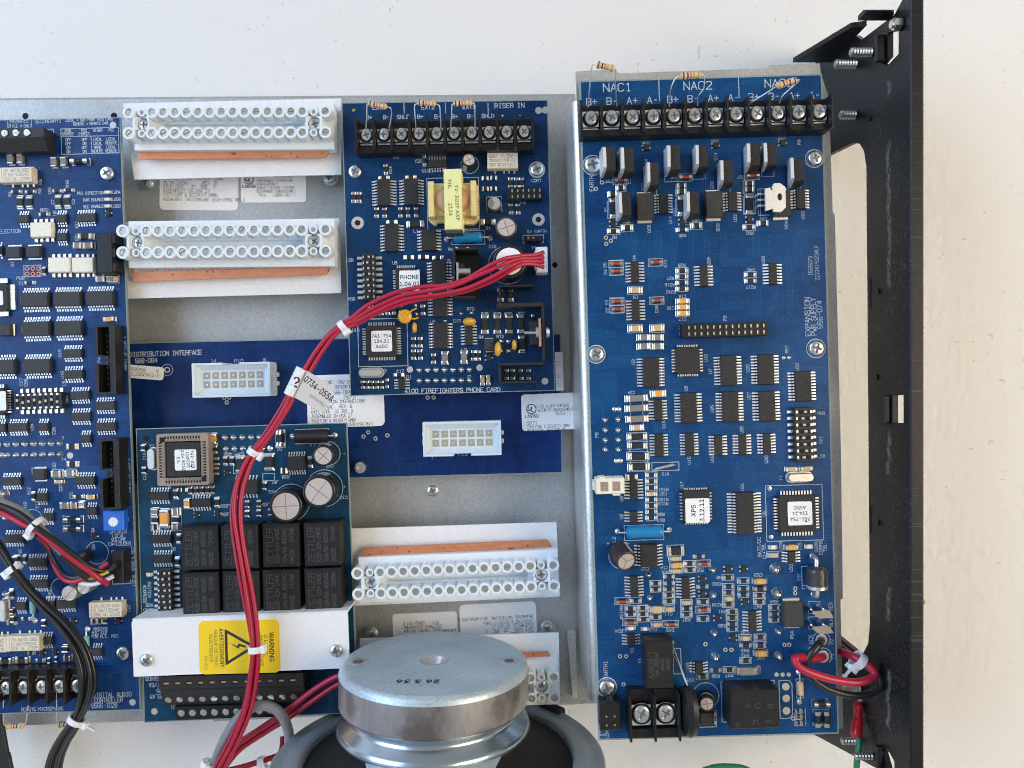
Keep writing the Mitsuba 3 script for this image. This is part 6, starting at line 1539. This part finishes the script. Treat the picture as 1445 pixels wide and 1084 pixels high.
# earth wire with its crimped terminal
gw = thing('earth_wire', 'green earth wire with a red crimp terminal at the bottom of the black side bracket', 'wire')
cable(gw, 'wire', [(1210, 1035, 56), (1212, 1048, 57), (1211, 1062, 58), (1209, 1080, 58), (1209, 1110, 58)], 4.3, 'wire_green', 8, 12)
p = path3([(1212, 992, 52), (1211.5, 997, 53), (1210.5, 1007, 53.5), (1211, 1014, 54), (1209, 1024, 55), (1208.5, 1032, 56), (1209, 1040, 56.5)])
s = (ZC - .055) / F
entry(gw, 'crimp_sleeve', D(MB().tube(catmull(p, 5), np.interp(np.arange(31), [0, 5, 10, 13, 17, 25, 30], np.array([5.2, 7.2, 5.6, 5.8, 7.6, 8.0, 7.2]) * s), 14), 'crimp_red'))
entry(gw, 'ring_terminal', D(MB().tube(path3([(1213, 994, 52), (1215, 986, 51), (1216, 976, 49.5)]), np.array([3.4, 4.2, 6]) * s, 8), 'tin'))
gt = thing('green_cable', 'small arc of green cable on the table at the bottom edge', 'cable')
cable(gt, 'jacket', [(965, 1112, 30), (985, 1092, 30), (1008, 1083, 30), (1034, 1082, 30), (1056, 1087, 30), (1080, 1106, 30)], 4.2, 'wire_green', 8, 12)

# ---------------------------------------------------------------- black side bracket standing on edge at the right
XB = 0.1529
def bx(px, py, x=XB):
    d = F * x / (px - CX)
    return ((CY - py) * d / F, ZC - d)                     # (y, z) on the bracket's inner face
sb_ = thing('side_bracket', 'tall black steel side bracket standing on edge with studs and slots', 'metal bracket')
zt = bx(1281, 0)[1]
yt = bx(1281, -14)[0]; yb = -0.1720
out = [(yt, zt), (bx(1262, 21)[0], bx(1262, 21)[1]), bx(1216, 56), bx(1206, 50), bx(1187, 50), bx(1150, 84), bx(1146, 130), bx(1148, 230), bx(1172, 217), bx(1204, 201.5), bx(1213, 203), bx(1219, 213), bx(1222.5, 235), bx(1225, 560), bx(1227.5, 880), bx(1225, 908), bx(1216, 926), bx(1160, 880), bx(1146, 900), bx(1146, 1036), bx(1155, 1040), bx(1240, 1086), (yb, bx(1281, 1130)[1])]
poly = Polygon(out).buffer(0)
slot = Polygon([bx(1253, 46), bx(1268, 43), bx(1268, 76), bx(1252, 93), bx(1245, 90), bx(1253, 80)])
slot2 = Polygon([bx(1259.5, 558), bx(1275, 557), bx(1275, 597), bx(1259.5, 597)])
slot3 = Polygon([bx(1246, 1062), bx(1252, 1056), bx(1262, 1075), bx(1262, 1096), bx(1254, 1090)])
poly = poly.difference(slot).difference(slot2).difference(slot3)
web = trimesh.creation.extrude_polygon(poly, 0.0022, engine='earcut')
v = web.vertices
wm = MB(); vv = np.stack([XB + v[:, 2], v[:, 0], v[:, 1]], 1)
wm.add(vv[web.faces].reshape(-1, 3), np.arange(len(web.faces) * 3))
entry(sb_, 'web', D(wm, 'black_steel', False))
entry(sb_, 'top_lip', D(MB().box(XB - .00005, XB + .0052, yb, yt + .0005, zt + .0001, zt + .0022, .0006), 'black_steel', False))
# bent hooks and flanges
entry(sb_, 'hook', D(MB().box(XB - .0120, XB + .0002, .1500 - .002, .1500, .0745, .0808, .0012), 'black_steel', False))
y0, z0 = bx(1206, 50)
entry(sb_, 'flange', D(MB().loft([[[XB - .0001, y0 + .001, z0 - .026], [XB - .0001, y0 + .001, z0 + .012], [XB - .006, y0 + .001, z0 + .010], [XB - .018, y0 + .001, z0 - .026]][::-1], [[XB - .0001, y0 - .0012, z0 - .026], [XB - .0001, y0 - .0012, z0 + .012], [XB - .006, y0 - .0012, z0 + .010], [XB - .018, y0 - .0012, z0 - .026]][::-1]]), 'black_steel', False))
y1, z1 = bx(1252, 60)
entry(sb_, 'bent_tab', D(MB().box(XB - .004, XB - .0002, bx(1253, 84)[0], bx(1253, 46)[0], z1 - .0026, z1 - .0008, .0004), 'black_steel', False))
y2, z2 = bx(1258, 577)
entry(sb_, 'bent_tab', D(MB().box(XB - .0026, XB - .0002, bx(1258, 598)[0], bx(1258, 558)[0], z2 - .0075, z2 - .0003, .0005), 'black_steel', False))
y3, z3 = bx(1246, 1070)
entry(sb_, 'bent_tab', D(MB().box(XB - .0025, XB - .0002, bx(1246, 1084)[0], bx(1246, 1054)[0], z3 - .002, z3 + .001, .0005), 'black_steel', False))
def stud(px_tip, px_root, py, r_px, mt='zinc_dark'):
    d = F * XB / (px_root - CX); z = ZC - d; s = d / F
    y = (CY - py) * s; L = XB - (px_tip - CX) * s
    m = MB(); n = int(L / .00115); a = np.arange(14) * 2 * np.pi / 14; R = r_px * s
    rings = []
    for i in range(n * 2 + 1):
        q = R * (1.0 if i % 2 else .76) * (.82 if i == 0 else 1)
        rings.append(np.stack([np.full(14, XB - L + i * L / (2 * n)), y + q * np.cos(a), z + q * np.sin(a)], 1))
    m.loft(rings, True, False)
    return entry(sb_, 'stud', D(m, mt, False))
stud(1199.5, 1231, 74, 6.6); stud(1178, 1209, 90.5, 6.6); stud(1185, 1208, 162.5, 6.4, 'zinc_dark'); stud(1187, 1207, 1045.5, 5.6); stud(1206, 1232, 1067, 5.2); stud(1165, 1196, 957, 6, 'zinc_screw'); stud(1188, 1214, 972, 6, 'zinc_screw')
d = F * XB / (1273 - CX); z = ZC - d; s = d / F; y = (CY - 34) * s
nm = MB().cyl((XB - 12 * s, y, z), (XB - 3 * s, y, z), 9 * s, 6).cyl((XB - 16 * s, y, z), (XB - 12 * s, y, z), 6 * s, 14)
entry(sb_, 'bolt', D(nm, 'zinc_screw', False))
entry(sb_, 'nut', D(MB().cyl((XB - 3 * s, y, z), (XB - .0001, y, z), 10 * s, 6), 'black_steel', False))
for x, y_ in ((1228, 167), (1240, 411), (1238, 532), (1240, 737), (1243, 940)):
    yy, zz = bx(x, y_)
    entry(sb_, 'rivet', D(MB().cyl((XB - .0007, yy, zz), (XB - .0001, yy, zz), .0012, 12), 'black_steel', True))
for ya, yb_ in ((393, 436), (712, 752)):
    a, c = bx(1226, ya), bx(1226, yb_)
    entry(sb_, 'slit', D(MB().box(XB - .00025, XB - .0001, c[0], a[0], a[1] + .001, a[1] + .0022), 'hole_black', False))

# ---------------------------------------------------------------- loudspeaker standing on edge at the bottom
sp = thing('loudspeaker', 'round loudspeaker with a grey steel magnet, standing on edge at the bottom of the picture', 'loudspeaker')
zc = 0.067
def ry(prof, cx, cz, seg=64, smooth=True):
    """lathe about an axis along y: profile of (radius, y)"""
    m = MB().lathe([(r, y) for r, y in prof], seg, smooth=smooth)
    # local z -> world y, local x -> world x, local y -> world -z
    return m.move(np.array([[1, 0, 0, cx], [0, 0, 1, 0], [0, -1, 0, cz], [0, 0, 0, 1.0]]))
xm = (613 - CX) * (ZC - zc) / F
R = 0.0392
yf = -0.1150
entry(sp, 'back_plate', D(ry([(.0058, yf), (R - .0030, yf), (R - .0021, yf - .0002), (R - .0010, yf - .0009), (R - .0003, yf - .0020), (R, yf - .0034)], xm, zc), 'magnet_zinc'))
entry(sp, 'magnet', D(ry([(R, yf - .0034), (R, yf - .0150), (R - .0006, yf - .0163), (R - .0014, yf - .0166), (R - .0022, yf - .0162), (R - .0038, yf - .0163)], xm, zc), 'magnet_side'))
entry(sp, 'centre_hole', D(ry([(.0062, yf + .0001), (.0057, yf + .0002), (.0050, yf - .0004), (.0022, yf - .0042), (1e-4, yf - .0046)], xm, zc), 'galvanised_bright'))
for a in (-1, 1):
    hx, hz_ = xm + a * .0312, zc + .0015 + (.0010 if a < 0 else 0)
    dk_ = entry(sp, 'dimple', D(ry([(.0040, yf + .00005), (.0036, yf + .0005), (.0026, yf + .0004), (.0020, yf + .0001)], hx, hz_, 24), 'galvanised_bright'))
    entry(dk_, 'hole', D(ry([(.0021, yf + .00025), (1e-4, yf + .00025)], hx, hz_, 20), 'recess_shade'))
tm = MB(); sans_at(tm, '26 3 36', 0, 0, .0032, 180, 0, 1.0, True)
v_, f_ = tm.out(); tm2 = MB().add(np.stack([xm + v_[:, 0] * 1.05 - .004, np.full(len(v_), yf + .00015), zc + .0236 - v_[:, 1]], 1), f_)
entry(sp, 'printed_text', D(tm2, 'ink_black', False))
xn = (620 - CX) * (ZC - zc) / F
entry(sp, 'neck', D(ry([(R - .0050, yf - .0155), (R - .0036, yf - .0164), (R - .0034, yf - .0180), (R - .0048, yf - .0196), (R - .0040, yf - .0215), (R - .0005, yf - .0240), (R + .001, yf - .0262), (R - .0012, yf - .0285), (R - .004, yf - .03)], xm, zc), 'chrome_blue'))
RF = .0690; yr = -.1555
prof = [(R - .001, yf - .0265), (.046, yr + .006), (.056, yr + .001)]
seg = 96
a = np.arange(seg) * 2 * np.pi / seg
bm = MB()
for k in range(2):
    c0 = math.radians(90 + 180 * k); hw = math.radians(30)
    rows = []
    for r, y, wsc in ((R - .0015, yf - .0255, 1.55), (R + .004, yf - .0300, 1.05), (.050, yr + .004, .82), (.058, yr + .0015, .9)):
        t = np.linspace(c0 - hw * wsc, c0 + hw * wsc, 9)
        rows.append(np.stack([xn + r * np.cos(t), np.full(9, y), zc + r * np.sin(t)], 1))
    n9 = 9
    fs = [[i * n9 + j, i * n9 + j + 1, (i + 1) * n9 + j + 1] for i in range(3) for j in range(8)] + [[i * n9 + j, (i + 1) * n9 + j + 1, (i + 1) * n9 + j] for i in range(3) for j in range(8)]
    bm = MB().add(np.vstack(rows), fs)
    entry(sp, 'basket_arm', D(bm, 'basket_steel'))
entry(sp, 'flange', D(ry([(.0555, yr - .001), (.0560, yr + .0016), (.0575, yr + .0024), (.0620, yr + .0012), (.0650, yr + .0002), (RF - .0010, yr + .0010), (RF, yr), (RF, yr - .003)], xn, zc, 96), 'basket_steel'))
entry(sp, 'cone', D(ry([(.0565, yr - .001), (.048, yr + .0015), (.030, yr + .012), (.016, yr + .020)], xn, zc), 'cone_black'))
entry(sp, 'spider', D(ry([(.036, yf - .028), (.030, yf - .029), (.016, yf - .030)], xn, zc), 'cone_black'))
for dg in (-57, -43, 222, 236):
    t = math.radians(dg); c, s_ = math.cos(t), math.sin(t)
    r0 = RF - .0015
    pad = MB().box(-.0065, .0065, -.0022, .0022, -.0035, .0026, .0006)
    pad.move(np.array([[-s_, c, 0, xn + r0 * c], [0, 0, 1, yr], [c, s_, 0, zc + r0 * s_], [0, 0, 0, 1.0]]))
    entry(sp, 'foam_pad', D(pad, 'foam_black', False))

# ---------------------------------------------------------------- black enclosure edge at the bottom left, scrap of cardboard at the right
bp = thing('enclosure_edge', 'black metal enclosure edge at the bottom left corner of the picture', 'enclosure')
zq = .030
m = MB()
q = [P(x, y, zq)[:2] for x, y in ((-60, 985), (-1, 1003), (9.5, 1063), (11.5, 1066), (16.5, 1090), (20, 1130), (-60, 1130))][::-1]
m.loft([[[x, y, zq - .002] for x, y in q], [[x, y, zq - .0005] for x, y in q], [[x - .0004, y, zq] for x, y in q]])
entry(bp, 'sheet', D(m, 'black_panel', False))
cb = thing('cardboard_scrap', 'small brown pointed scrap peeking out beside the black bracket', 'scrap')
q = [P(x, y, .002)[:2] for x, y in ((1270, 838), (1299, 839), (1306.5, 850), (1299, 861), (1270, 862))][::-1]
entry(cb, 'piece', D(MB().loft([[[x, y, .0002] for x, y in q], [[x, y, .002] for x, y in q]]), 'cardboard', False))
